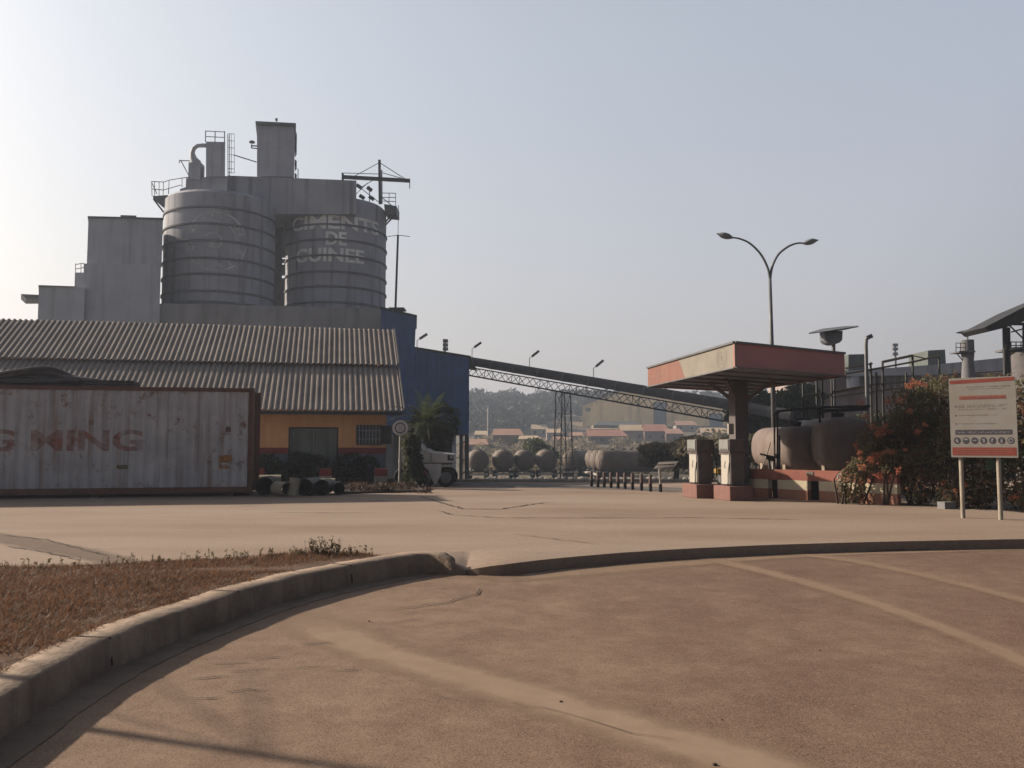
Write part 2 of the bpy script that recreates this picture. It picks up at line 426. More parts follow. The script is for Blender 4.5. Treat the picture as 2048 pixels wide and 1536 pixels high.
# plaza slab
ep = [G(932, 1140, -.09), G(975, 1133, -.03), G(1024, 1127, 0), G(1120, 1116), G(1250, 1105), G(1400, 1096), G(1550, 1089.5), G(1700, 1085), G(1880, 1081), G(2048, 1078), G(2400, 1071), V(25, 14.6, 0), V(60, 15, 0)]
epath = smooth_path(ep, 5)
epath = [p + V(0, .018 * noise.noise(V(p.x * 1.5, 0, 0)) + .012 * noise.noise(V(p.x * 6, 5, 0)), 0) for p in epath]
einner = [V(p.x, p.y + 1.3, 0) for p in epath]
kin = [a_.lerp(b_, .6 if i < nk - 24 else .85) for i, (a_, b_) in enumerate(zip(top_f, top_b))]
tailp = [V(p.x, p.y, min(0, p.z - .008)) for p in kin[-22:]]
kin = [V(p.x, p.y, 0) for p in kin[:-21]]
epath = tailp + epath
einner = [V(p.x - .9 * (1 - i / len(tailp)), p.y + 1.3 * (.05 + .95 * i / len(tailp)), 0) for i, p in enumerate(tailp)] + einner
einner[0] = kin[-1]
g = MB(); L = len(epath)
g.v += [V(p.x, p.y + .004, ROADZ - .1) for p in epath] + epath + [p + V(0, .05, .004 if i > len(tailp) else 0) for i, p in enumerate(epath)] + einner
for a in range(3):
    for i in range(L - 1): g.f.append((a * L + i, a * L + i + 1, (a + 1) * L + i + 1, (a + 1) * L + i))
poly = kin + einner + [V(60, 36, 0), V(-60, 36, 0), V(-60, -2, 0)]
n = len(g.v); g.v += poly; g.f.append(tuple(range(n, n + len(poly))))
n = len(g.v); g.v += [V(-60, 36, 0), V(60, 36, 0), V(60, 36, -.6), V(-60, 36, -.6)]; g.f.append((n, n + 1, n + 2, n + 3))
m = bpy.data.materials.new('plaza_concrete'); m.use_nodes = True; t = m.node_tree; b = t.nodes['Principled BSDF']
b.inputs['Roughness'].default_value = .95; b.inputs['Specular IOR Level'].default_value = .2
pos = N(t, 'ShaderNodeNewGeometry').outputs['Position']
mp = N(t, 'ShaderNodeMapping'); mp.inputs['Scale'].default_value = (.35, 1, 1); mp.inputs['Rotation'].default_value = (0, 0, .1); t.links.new(pos, mp.inputs[0])
big = tnoise(t, mp.outputs[0], .3, 8, .6); fn = tnoise(t, pos, 12, 5, .7)
c_a = tramp(t, big, [(.34, (.37, .265, .20)), (.5, (.46, .345, .27)), (.66, (.51, .405, .325))])
c_b = tramp(t, fn, [(.3, (.78, .78, .78)), (.7, (1, 1, 1))])
mx = N(t, 'ShaderNodeMixRGB', blend_type='MULTIPLY'); mx.inputs[0].default_value = 1; t.links.new(c_a, mx.inputs[1]); t.links.new(c_b, mx.inputs[2])
t.links.new(mx.outputs[0], b.inputs['Base Color'])
bp = N(t, 'ShaderNodeBump'); bp.inputs['Strength'].default_value = .35; bp.inputs['Distance'].default_value = .02
t.links.new(fn, bp.inputs['Height']); t.links.new(bp.outputs[0], b.inputs['Normal'])
tag(g.build('plaza', m, smooth=True), kind='structure')

# soft-edged bands of dust on the road (sheets with a feathered edge from their own uv)
def soft_band(name, pts, widths, z, c1, c2, alpha, scale=5):
    path = smooth_path([Vector(p) for p in pts], 8); L = len(path)
    ws = []
    for i in range(L):
        q = i / (L - 1) * (len(widths) - 1); k = min(int(q), len(widths) - 2); ws.append(widths[k] + (widths[k + 1] - widths[k]) * (q - k))
    me_v = []; uv = []
    for i, p in enumerate(path):
        a = path[max(i - 1, 0)]; b_ = path[min(i + 1, L - 1)]; tn = (b_ - a); tn.z = 0; tn.normalize(); nn = V(-tn.y, tn.x, 0)
        for s_ in (-.5, .5): me_v.append(V(p.x, p.y, z) + nn * ws[i] * s_); uv.append((i / (L - 1), s_ + .5))
    fs = [(2 * i, 2 * i + 1, 2 * i + 3, 2 * i + 2) for i in range(L - 1)]
    me = bpy.data.meshes.new(name); me.from_pydata([tuple(v) for v in me_v], [], fs)
    ul = me.uv_layers.new(name='across')
    for lp in me.loops: ul.data[lp.index].uv = uv[lp.vertex_index]
    mm = bpy.data.materials.new(name); mm.use_nodes = True; t = mm.node_tree; b = t.nodes['Principled BSDF']; b.inputs['Roughness'].default_value = .95
    b.inputs['Specular IOR Level'].default_value = .15
    ps = N(t, 'ShaderNodeNewGeometry').outputs['Position']
    t.links.new(tramp(t, tnoise(t, ps, scale, 6), [(.3, c2), (.7, c1)]), b.inputs['Base Color'])
    u = N(t, 'ShaderNodeUVMap'); u.uv_map = 'across'; s3 = N(t, 'ShaderNodeSeparateXYZ'); t.links.new(u.outputs[0], s3.inputs[0])
    def tri_(o):
        a_ = N(t, 'ShaderNodeMath', operation='PINGPONG'); a_.inputs[1].default_value = .5; t.links.new(o, a_.inputs[0]); return a_.outputs[0]
    e1 = N(t, 'ShaderNodeMath', operation='MULTIPLY'); e1.inputs[1].default_value = 2.0; t.links.new(tri_(s3.outputs[1]), e1.inputs[0])
    e2 = N(t, 'ShaderNodeMath', operation='MULTIPLY'); e2.inputs[1].default_value = 8.0; e2.use_clamp = True; t.links.new(tri_(s3.outputs[0]), e2.inputs[0])
    nz = tnoise(t, ps, 2.4, 6, .7)
    s4 = N(t, 'ShaderNodeMath', operation='MULTIPLY_ADD'); s4.inputs[1].default_value = .7; s4.inputs[2].default_value = -.30; t.links.new(nz, s4.inputs[0])
    s5 = N(t, 'ShaderNodeMath', operation='ADD'); t.links.new(e1.outputs[0], s5.inputs[0]); t.links.new(s4.outputs[0], s5.inputs[1])
    r = N(t, 'ShaderNodeMapRange'); r.inputs['From Min'].default_value = .15; r.inputs['From Max'].default_value = .75; r.inputs['To Max'].default_value = alpha
    t.links.new(s5.outputs[0], r.inputs['Value'])
    q = N(t, 'ShaderNodeMath', operation='MULTIPLY'); t.links.new(r.outputs[0], q.inputs[0]); t.links.new(e2.outputs[0], q.inputs[1])
    t.links.new(q.outputs[0], b.inputs['Alpha'])
    me.materials.append(mm); o = bpy.data.objects.new(name, me); COL.objects.link(o); return tag(o, kind='structure')
gz = lambda x, y: G(x, y, ROADZ)
soft_band('road_dust', [gz(560, 1215), gz(720, 1290), gz(900, 1345), gz(1100, 1405), gz(1330, 1475), gz(1600, 1560), gz(2000, 1700)],
          [.9, .85, .8, .75, .75, .75, .8], ROADZ + .004, (.50, .365, .27), (.42, .30, .215), .85)
soft_band('road_marking', [gz(1390, 1112), gz(1520, 1142), gz(1700, 1192), gz(1880, 1255), gz(2048, 1325), gz(2300, 1440)],
          [.6, .52, .46, .42, .42, .44], ROADZ + .008, (.50, .355, .255), (.42, .295, .21), .72)
soft_band('road_line', [gz(1560, 1106), gz(1700, 1122), gz(1850, 1152), gz(2048, 1202), gz(2300, 1275)],
          [.6, .5, .44, .42, .42], ROADZ + .008, (.50, .355, .255), (.42, .295, .21), .65)
soft_band('kerb_dust', [gz(960, 1160), gz(1150, 1145), gz(1350, 1128), gz(1500, 1118), gz(1700, 1108), gz(2100, 1098)],
          [.8, 1.1, .9, .6, .4, .3], ROADZ + .004, (.46, .33, .24), (.38, .27, .19), .75)
soft_band('plaza_strip', [G(-160, 1052, 0), G(0, 1076, 0), G(130, 1100, 0), G(215, 1118, 0), G(330, 1148, 0)], [.9, .85, .8, .7, .6], .004, (.30, .22, .175), (.24, .18, .145), .75)
soft_band('plaza_patch', [G(880, 968, 0), G(1080, 972, 0), G(1280, 977, 0), G(1460, 984, 0)], [3.2, 3.4, 3.2, 2.0], .004, (.27, .25, .235), (.22, .205, .19), .85)

# cracks
def crack(pts, z, w0, seed):
    rn = random.Random(seed); g = MB(); P2 = []
    for a, b_ in zip(pts, pts[1:]):
        n_ = max(2, int((b_ - a).length / .12))
        for k in range(n_): P2.append(a.lerp(b_, k / n_) + V(rn.gauss(0, .018), rn.gauss(0, .018), 0))
    P2.append(pts[-1]); L = len(P2)
    ed = []
    for i, p_ in enumerate(P2):
        a = P2[max(i - 1, 0)]; b_ = P2[min(i + 1, L - 1)]; tn = (b_ - a); tn.z = 0; tn.normalize(); nn = V(-tn.y, tn.x, 0)
        wa = w0 * 1.7 * rn.uniform(.35, 1.1) * min(1, .15 + min(i, L - 1 - i) / 4); ed.append((V(p_.x, p_.y, z) - nn * wa, V(p_.x, p_.y, z) + nn * wa))
    for (a, b_), (c_, d_) in zip(ed, ed[1:]): g.quad(a, c_, d_, b_)
    return g
allc = MB()
def addc(g):
    n = len(allc.v); allc.v += g.v; allc.f += [tuple(i + n for i in f) for f in g.f]
addc(crack([gz(762, 1222), gz(830, 1215), gz(900, 1205), gz(950, 1190), gz(962, 1176)], ROADZ + .012, .009, 1))
addc(crack([gz(1330, 1480), gz(1260, 1468), gz(1180, 1440), gz(1090, 1418), gz(1020, 1405)], ROADZ + .012, .004, 2))
addc(crack([gz(820, 1380), gz(900, 1400), gz(1000, 1406)], ROADZ + .012, .0025, 3))
for i, (x, y) in enumerate(((420, 1330), (460, 1345), (380, 1360), (500, 1320), (440, 1385), (600, 1290), (560, 1340), (350, 1400), (640, 1345), (780, 1245))):
    a = gz(x, y); addc(crack([a, a + V(.10 + .02 * i, .05, 0), a + V(.28, .06, 0)], ROADZ + .009, .009, 10 + i))
addc(crack([G(1700, 1106, ROADZ), G(1790, 1101.5, ROADZ), G(1900, 1098, ROADZ), G(2048, 1094, ROADZ)], ROADZ + .012, .012, 5))
addc(crack([G(840, 993), G(880, 1005), G(925, 1018), G(1000, 1019), G(1070, 1008), G(1110, 1004)], .009, .024, 6))
addc(crack([G(875, 1021), G(905, 1030), G(1000, 1036), G(1200, 1036), G(1420, 1036), G(1600, 1040)], .009, .017, 7))
addc(crack([G(0, 1070), G(90, 1080), G(160, 1098), G(215, 1113)], .009, .012, 8))
addc(crack([G(0, 1092), G(80, 1102), G(160, 1122)], .009, .012, 9))
addc(crack([G(460, 1013), G(520, 1012)], .009, .03, 11)); addc(crack([G(540, 1025), G(640, 1026), G(760, 1026)], .009, .014, 12))
addc(crack([G(735, 1002), G(775, 1002)], .009, .06, 13))
addc(crack([G(1024, 1068), G(1200, 1090)], .009, .008, 14))
tag(allc.build('ground_cracks', M_crack, recalc=False), kind='structure')
# small stones on the road
g = MB(); rn = random.Random(5)
for x, y, s_ in ((1122, 1405, .012), (1430, 1532, .014), (1640, 1302, .008), (738, 1243, .01), (744, 1246, .006), (1444, 1440, .006), (1830, 1180, .008)):
    c = gz(x, y); n = len(g.v)
    g.lathe(c, [(s_ * .6, 0), (s_, s_ * .4), (s_ * .7, s_ * .9), (s_ * .1, s_ * 1.1)], 6)
tag(g.build('gravel', M_crack), 'few small dark stones lying on the brown road', 'stones', kind='stuff')

# grass verge
up = [V(-18, 9.6, .01), V(-8, 9.8, .01), G(0, 1140, .02), G(150, 1136, .02), G(300, 1129, .02), G(450, 1121, .02), G(580, 1112, .02), G(650, 1109, .02), G(720, 1110, .02), G(765, 1112, .06)]
back = top_b[:76]
gpoly = [V(p.x, p.y, p.z - .005) for p in back] + up[::-1] + [V(-18, -1, .05)]
g = MB(); g.v += gpoly; g.f.append(tuple(range(len(gpoly))))
o = g.build('verge', pm('verge_soil', (.17, .085, .045), (.085, .048, .028), scale=1.6, rough=1, bump=.6, bscale=14, space='World', detail=9))
md = o.modifiers.new('tri', 'TRIANGULATE'); tag(o, kind='structure')
def inside(x, y, poly):
    c = False; j = len(poly) - 1
    for i in range(len(poly)):
        a, b_ = poly[i], poly[j]
        if (a.y > y) != (b_.y > y) and x < (b_.x - a.x) * (y - a.y) / (b_.y - a.y) + a.x: c = not c
        j = i
    return c
g = MB(); rn = random.Random(11); cnt = 0
grown = offs(top_b, -.03)[:76] + up[::-1] + [V(-18, -1, .05)]
while cnt < 70000:
    y = rn.uniform(2, 11.6); x = rn.uniform(-9.5, -.9)
    if x < -y * .66 - .9: continue
    if not inside(x, y, grown): continue
    dens = .5 + .8 * noise.noise(V(x * 1.3, y * 1.3, 0)) + .5 * noise.noise(V(x * 4, y * 4, 2))
    if rn.random() > dens * 1.3 - .05 + .35 * (noise.noise(V(x * 12, y * 12, 7)) > .1): continue
    h = rn.uniform(.012, .05) * (1.5 if rn.random() < .08 else 1) * (1 + .8 * max(0, noise.noise(V(x * .9, y * .9, 5))))
    a = rn.uniform(0, 6.28); w_ = rn.uniform(.0018, .0045) * (1 + y * .08); d = V(math.cos(a), math.sin(a), 0); lean = V(rn.gauss(0, .045), rn.gauss(0, .045), h)
    z0 = .085 if y < 9.5 else .04
    p = V(x, y, z0); g.tri(p - d * w_, p + d * w_, p + lean); cnt += 1
M_dry = leaf_mat('dry_grass', (.21, .108, .06), (.07, .04, .028), scale=3.5)
tag(g.build('dry_grass', M_dry, recalc=False), 'dry reddish brown grass covering the verge behind the kerb', 'grass', kind='stuff')
# weeds along the far edge
g = MB(); rn = random.Random(3)
for i in range(150):
    q = rn.random() ** .7
    px = (rn.gauss(640, 28) if rn.random() < .4 else 330 + 420 * q) if rn.random() < .8 else rn.uniform(-30, 330); py = 1140 - 30 * max(0, min(1, px / 620)) + 3
    p = G(px, py, .04); h = rn.uniform(.04, .16) * (1.7 if 610 < px < 680 else 1)
    tip = p + V(rn.gauss(0, .05), rn.gauss(0, .04), h); g.tube([p, p.lerp(tip, .5) + V(.008, 0, 0), tip], [.003, .0025, .0015], 3)
    for k in range(rn.randint(3, 7)):
        c = p.lerp(tip, rn.uniform(.4, 1)); g.leaves([((c.x, c.y, c.z), (.02, .02, .015))], 2, .016, rnd=rn)
tag(g.build('weeds', leaf_mat('weed_leaf', (.17, .13, .06), (.09, .065, .035)), recalc=False), 'thin straggly weeds along the far edge of the verge', 'weeds', kind='stuff')

# ================================================================== ROOFED OFFICE BUILDING
ANG = R(12); U = V(math.cos(ANG), math.sin(ANG), 0); W = V(-math.sin(ANG), math.cos(ANG), 0); Z = V(0, 0, 1)
A = P(805, 822, 32.5); A.z = 0
EZ, SL, RUN = 2.77, .639, 5.9
def L_(s, r, z): return A - U * s + W * r + Z * z     # s to the left, r backwards
of = thing('office_building', A, 'low orange office building with a two tier corrugated roof behind the grey container', 'building')
M_roof = pm('corrugated_roof', (.40, .345, .31), (.28, .24, .22), scale=.8, rough=.85, space='World', detail=8, streak=((.20, .17, .155), .6, (2.5, .3, .3)))
def roof_sheet(r0, r1, lift, phase=0, LEN=24.0):
    g = MB(); pitch = .215; n = int(LEN / pitch * 8); amp = .028
    for i in range(n + 1):
        s_ = -.0 + LEN * i / n; c = math.cos(2 * math.pi * s_ / pitch + phase)
        h = amp * (1 if c > .2 else -1 if c < -.4 else (c + .1) / .3 * 1.0 - 0)
        h = amp * max(-1, min(1, c * 1.8))
        jag = .012 * noise.noise(V(int(s_ / .86), r0, 0))
        for r in (r0 + jag, r1):
            g.v.append(L_(s_, r, EZ + SL * r + lift + h + .01 * noise.noise(V(s_ * .7, r * .7, 0))))
    for i in range(n): g.f.append((2 * i, 2 * i + 1, 2 * i + 3, 2 * i + 2))
    o = g.build('roof', M_roof, of)
    sm = o.modifiers.new('thick', 'SOLIDIFY'); sm.thickness = .008; sm.offset = -1
    return o
roof_sheet(0, 3.15, 0); roof_sheet(2.95, RUN, .15, .5)
g = MB(); g.extr([L_(0, RUN, EZ + SL * RUN + .02), L_(24, RUN, EZ + SL * RUN + .02), L_(24, 12, EZ - .1), L_(0, 12, EZ - .1)], Z * -.05)
g.build('rear_roof', M_roof, of)
g = MB(); g.bar(L_(-.07, 0, EZ + .0), L_(-.07, 3.1, EZ + SL * 3.1), .05, .2); g.bar(L_(-.07, 3.0, EZ + SL * 3.0 + .15), L_(-.07, RUN, EZ + SL * RUN + .15), .05, .2)
g.build('bargeboard', pm('barge_grey', (.22, .21, .21), (.16, .15, .15)), of)
g = MB(); g.bar(L_(.0, .1, EZ - .1), L_(23.9, .1, EZ - .1), .05, .12)
g.build('eave_beam', M_dark, of)
# walls: three painted bands (one wall, three butted courses)
WR = 1.0; S0, S1 = .55, 23.5
def wall_piece(z0, z1, mat, name, holes=()):
    g = MB(); cuts = sorted(holes)
    s = S0
    segs = []
    for a, b_, ha, hb in cuts:
        segs.append((s, a, z0, z1))
        if ha > z0: segs.append((a, b_, z0, min(ha, z1)))
        if hb < z1: segs.append((a, b_, max(hb, z0), z1))
        s = b_
    segs.append((s, S1, z0, z1))
    for a, b_, q0, q1 in segs:
        if q1 - q0 < .001 or b_ - a < .001: continue
        g.extr([L_(a, WR, q0), L_(b_, WR, q0), L_(b_, WR, q1), L_(a, WR, q1)], W * .2)
    return g.build(name, mat, of)
M_orange = pm('orange_wall', (1.25, .68, .32), (1.05, .56, .26), scale=1.4, rough=.9, streak=((.70, .36, .18), .5))
M_wred = pm('wall_red_band', (.42, .085, .075), (.33, .08, .07), scale=2, rough=.9)
M_wblue = pm('wall_blue_base', (.26, .32, .42), (.18, .22, .29), scale=1.5, rough=.9, streak=((.12, .11, .11), .5))
def s_of(px, r=WR):      # s coordinate of a point of the wall seen at px
    k = (px - CX) / F; base = A + W * r
    # (base.x - U.x s) / (base.y - U.y s) = k
    return (base.x - k * base.y) / (U.x - k * U.y)
dz1 = 2.15
d0, d1 = s_of(677), s_of(578); w0, w1 = s_of(762), s_of(716)
wz0, wz1 = 1.50, 2.22
holes = [(w0, w1, wz0, wz1), (d0, d1, 0, dz1)]
wall_piece(1.36, 3.27, M_orange, 'wall', [h for h in holes])
wall_piece(1.12, 1.36, M_wred, 'wall_band', [holes[1]])
wall_piece(0, 1.12, M_wblue, 'wall_base', [holes[1]])
g = MB(); gp = [L_(S0, WR + .2, 0), L_(S0, 11.5, 0), L_(S0, 11.5, EZ), L_(S0, RUN, EZ + SL * RUN - .1), L_(S0, WR + .2, EZ + SL * 1.1)]
g.extr(gp, U * -.2); g.build('gable_wall', M_orange, of)
# door
M_door = pm('door_paint', (.26, .29, .27), (.19, .21, .20), scale=1.5, rough=.6, streak=((.05, .05, .05), .5))
g = MB()
for a, b_ in ((d0, d0 + .06), (d1 - .06, d1)): g.extr([L_(a, WR - .02, 0), L_(b_, WR - .02, 0), L_(b_, WR - .02, dz1), L_(a, WR - .02, dz1)], W * .14)
g.extr([L_(d0 + .06, WR - .02, dz1 - .06), L_(d1 - .06, WR - .02, dz1 - .06), L_(d1 - .06, WR - .02, dz1), L_(d0 + .06, WR - .02, dz1)], W * .14)
fr = g.build('door_frame', M_dark, of)
dm = (d0 + d1) / 2
for a, b_ in ((d0 + .07, dm - .008), (dm + .008, d1 - .07)):
    g = MB(); g.extr([L_(a, WR + .06, .02), L_(b_, WR + .06, .02), L_(b_, WR + .06, dz1 - .07), L_(a, WR + .06, dz1 - .07)], W * .04)
    n_ = 5
    for k in range(n_):
        q = .15 + k * .38; g.extr([L_(a + .1, WR + .045, q), L_(b_ - .1, WR + .045, q), L_(b_ - .1, WR + .045, q + .3), L_(a + .1, WR + .045, q + .3)], W * .012)
    dd = g.build('door', M_door, of)
    g = MB(); e = a + .1 if a > dm else b_ - .1; g.box(L_(e, WR + .03, 1.05), (.03, .05, .14), ANG); g.build('handle', M_grey, dd)
# window with bars
g = MB(); g.extr([L_(w0, WR + .1, wz0), L_(w1, WR + .1, wz0), L_(w1, WR + .1, wz1), L_(w0, WR + .1, wz1)], W * .03)
win = g.build('window', pm('dark_glass', (.05, .06, .08), (.035, .04, .055), rough=.15, spec=.6), of)
g = MB()
for z in (wz0 - .03, wz1 - .02): g.bar(L_(w0 - .05, WR - .04, z + .02), L_(w1 + .05, WR - .04, z + .02), .06, .05)
for s_ in (w0 - .03, w1 + .03): g.bar(L_(s_, WR - .04, wz0), L_(s_, WR - .04, wz1), .05, .06)
g.build('frame', M_dark, win)
g = MB()
for k in range(7):
    s_ = w0 + .06 + (w1 - w0 - .12) * k / 6; g.bar(L_(s_, WR - .06, wz0 - .02), L_(s_, WR - .06, wz1 + .02), .025)
for z in (wz0 + .2, wz1 - .2): g.bar(L_(w0, WR - .075, z), L_(w1, WR - .075, z), .022)
g.build('bars', pm('bar_pale', (.66, .68, .74), (.5, .5, .54)), win)
g = MB(); c = L_(w0 - .02, WR - .3, (wz0 + wz1) / 2)   # open shutter leaf
g.extr([L_(w0 - .05, WR - .05, wz0), L_(w0 - .38, WR - .25, wz0), L_(w0 - .38, WR - .25, wz1), L_(w0 - .05, WR - .05, wz1)], U * .02)
g.build('shutter', M_dark, win)

# ================================================================== SHIPPING CONTAINER
cA = G(503, 992, 0); cU = V(math.cos(R(12.3)), math.sin(R(12.3)), 0); cW = V(-cU.y, cU.x, 0)
CT = 3.12; CB = .10; CLEN = 12.2
def C_(s, r, z): return cA - cU * s + cW * r + Z * z
ct = thing('shipping_container', cA, 'weathered grey shipping container with rusty edges and faded red lettering', 'container')
def corr(s_):   # recess depth of the corrugation
    q = (s_ % .28) / .28
    return 0 if q < .25 else (q - .25) / .25 * .036 if q < .5 else .036 if q < .75 else (1 - q) / .25 * .036
m = pm('container_paint', (.76, .75, .79), (.58, .57, .60), scale=1.3, rough=.7, bump=.1, space='World', detail=9, streak=((.30, .17, .12), .7, (3.5, 3.5, .22)))
# rust blotches
t = m.node_tree; b = t.nodes['Principled BSDF']; lk = b.inputs['Base Color'].links[0].from_socket
ps = N(t, 'ShaderNodeNewGeometry').outputs['Position']
rf = tramp(t, tnoise(t, ps, 2.3, 9, .75), [(.56, (0, 0, 0)), (.66, (1, 1, 1))])
mx = N(t, 'ShaderNodeMixRGB'); mx.inputs[2].default_value = (.15, .075, .045, 1); t.links.new(rf, mx.inputs[0]); t.links.new(lk, mx.inputs[1]); t.links.new(mx.outputs[0], b.inputs['Base Color'])
M_cont = m
M_rust = pm('rusty_steel', (.26, .115, .08), (.15, .07, .055), scale=3, rough=.85, space='World', detail=9, bump=.2)
g = MB(); bks = []
s_ = .14
while s_ < CLEN - .14:
    for q in (0, .25, .5, .75): 
        v_ = s_ + q * .28
        if v_ < CLEN - .14: bks.append(v_)
    s_ += .28
bks = [x for x in bks]
for x in bks:
    d = .02 + corr(x - .14)
    for z in (CB + .17, CT - .11): g.v.append(C_(x, d, z))
for i in range(len(bks) - 1): g.f.append((2 * i, 2 * i + 2, 2 * i + 3, 2 * i + 1))
g.build('side_panel', M_cont, ct, recalc=False)
g = MB()
g.bar(C_(.13, .06, CT - .055), C_(CLEN - .13, .06, CT - .055), .12, .11)
g.build('top_rail', M_rust, ct)
g = MB(); g.bar(C_(.13, .06, CB + .085), C_(CLEN - .13, .06, CB + .085), .12, .17)
g.build('bottom_rail', M_rust, ct)
for a in (0, CLEN - .13):
    for r in (0, 2.31):
        g = MB(); g.extr([C_(a, r, CB), C_(a + .13, r, CB), C_(a + .13, r, CT), C_(a, r, CT)], cW * .13)
        p_ = g.build('corner_post', M_rust, ct, bevel=.01)
        for z in (CB - .01, CT - .11):
            g = MB(); g.extr([C_(a - .015, r - .015, z), C_(a + .15, r - .015, z), C_(a + .15, r - .015, z + .12), C_(a - .015, r - .015, z + .12)], cW * .16)
            g.build('corner_casting', M_rust, p_)
g = MB(); g.extr([C_(.13, .13, CT - .02), C_(CLEN - .13, .13, CT - .02), C_(CLEN - .13, 2.31, CT - .02), C_(.13, 2.31, CT - .02)], Z * -.05); g.build('roof_panel', M_rust, ct)
g = MB(); g.extr([C_(.05, .14, CB), C_(.05, 2.3, CB), C_(.05, 2.3, CT - .05), C_(.05, .14, CT - .05)], cU * -.04)
dr = g.build('end_doors', M_rust, ct)
g = MB()
for r in (.4, .9, 1.5, 2.0): g.tube([C_(-.03, r, CB + .1), C_(-.03, r, CT - .1)], .02, 6)
g.build('lock_rods', M_rust, dr)
g = MB(); g.extr([C_(.13, 2.38, CB), C_(CLEN, 2.38, CB), C_(CLEN, 2.38, CT - .05), C_(.13, 2.38, CT - .05)], cW * .03); g.build('rear_panel', M_cont, ct)
g = MB(); g.extr([C_(.1, .2, CB + .01), C_(CLEN, .2, CB + .01), C_(CLEN, 2.3, CB + .01), C_(.1, 2.3, CB + .01)], Z * .1); g.build('floor_frame', M_dark, ct)
def s_c(px):
    k = (px - CX) / F; return (cA.x - k * cA.y) / (cU.x - k * cU.y)
M_ltr = pm('faded_red_letter', (.66, .21, .14), (.55, .25, .18), scale=4, rough=.8, fade=(.75, 3.0, .2))
def on_cont(sL, z0): return lambda x, z: C_(sL - x, .017 + corr(sL - x - .14), z0 + z)
def ccuts(sL):
    return lambda wd: [x for x in (sL - b_ for b_ in bks) if 0 < x < wd]
sm_ = s_c(62); put_text('lettering', 'MING', .60, on_cont(sm_, 1.30), M_ltr, ct, width=s_c(62) - s_c(287), cuts=ccuts(sm_), offset=.03)
sy = s_c(30) + 3.05; put_text('lettering', 'YANG', .60, on_cont(sy, 1.30), M_ltr, ct, width=3.05, cuts=ccuts(sy), offset=.03)
def panel_mark(px0, px1, py0, py1, mat, name):
    a, b_ = s_c(px0), s_c(px1); Yc = cA.y - cU.y * a
    z1 = P(px0, py0, Yc).z; z0 = P(px0, py1, Yc).z
    g = MB(); g.extr([C_(a, .012, z0), C_(b_, .012, z0), C_(b_, .012, z1), C_(a, .012, z1)], cW * -.003); return g.build(name, mat, ct)
panel_mark(441, 465, 910, 937, pm('orange_sticker', (.85, .36, .08), (.45, .2, .08), scale=14, fade=(1, 6)), 'sticker')
panel_mark(452, 462, 853, 864, pm('brown_sticker', (.26, .11, .08), (.2, .09, .07), scale=8, fade=(1, 8)), 'sticker')
panel_mark(236, 258, 930, 938, pm('yellow_mark', (.35, .28, .06), (.2, .17, .08), scale=9, fade=(1, 7)), 'paint_mark')
M_timber = pm('timber', (.12, .08, .05), (.07, .05, .035))
for s_, lb_ in ((.6, 'timber sleeper under the right end of the container'), (4.2, 'timber sleeper under the container below its big lettering')):
    g = MB(); g.box(C_(s_, 1.2, .045), (.22, 2.3, .09), ANG); tag(g.build('timber_sleeper', M_timber), lb_, 'timber', 'timber sleepers under the container')
# tarpaulin heap and slab on the container roof
cc = C_(s_c(58), .5, CT); rn = random.Random(12)
M_tarp = pm('dark_hose', (.15, .125, .135), (.10, .085, .09), scale=3, rough=.5)
hr = thing('hose_heap', cc, 'heap of thick dark hoses arched over each other on the container roof', 'hoses')
for k in range(9):
    r_ = .05 + .012 * (k % 3); yy = .04 * k; hp = .50 - .085 * k if k < 5 else .12; sp_ = 1.0 + .12 * k; ox = rn.uniform(-.15, .15) - (.9 if k > 5 else 0)
    pts = []
    for i in range(25):
        u = -1 + 2 * i / 24; z = hp * max(0, math.cos(u * 1.5)) ** 1.1 + .04 * math.sin(u * 6 + k)
        pts.append(cc + cU * (u * sp_ * (1.5 if k < 6 else 1.0) + ox) + cW * (yy + .1 * math.sin(u * 3 + k)) + Z * (max(z, 0) + r_ - .02))
    g = MB(); g.tube(pts, r_, 8); g.build('hose', M_tarp, hr, smooth='all')
g = MB(); pts = [cc + cU * (-1.9 + 3.9 * i / 20) + cW * .2 + Z * (.02 + .34 * max(0, math.sin(math.pi * i / 20)) ** 1.4) for i in range(21)]
for a_, b_ in zip(pts, pts[1:]):
    g.quad(V(a_.x, a_.y, CT) , V(b_.x, b_.y, CT), b_, a_); g.quad(a_, b_, b_ + cW * .5 , a_ + cW * .5)
g.build('inner_hoses', M_tarp, hr, recalc=False)
g = MB(); sa, sb = s_c(262), s_c(152)
for k, (dz, cut) in enumerate(((0, 0), (.075, .06), (.145, .16))):
    g.extr([C_(sa + cut * .5, .2 + cut, CT + dz), C_(sb - cut, .2 + cut, CT + dz), C_(sb - cut * 2, .2 + cut, CT + dz + .055), C_(sa + cut * .4, .2 + cut, CT + dz + .055)], cW * .9)
tag(g.build('board_stack', pm('old_boards', (.13, .11, .10), (.08, .065, .06), scale=5)), 'flat stack of dark boards on the container roof', 'boards')

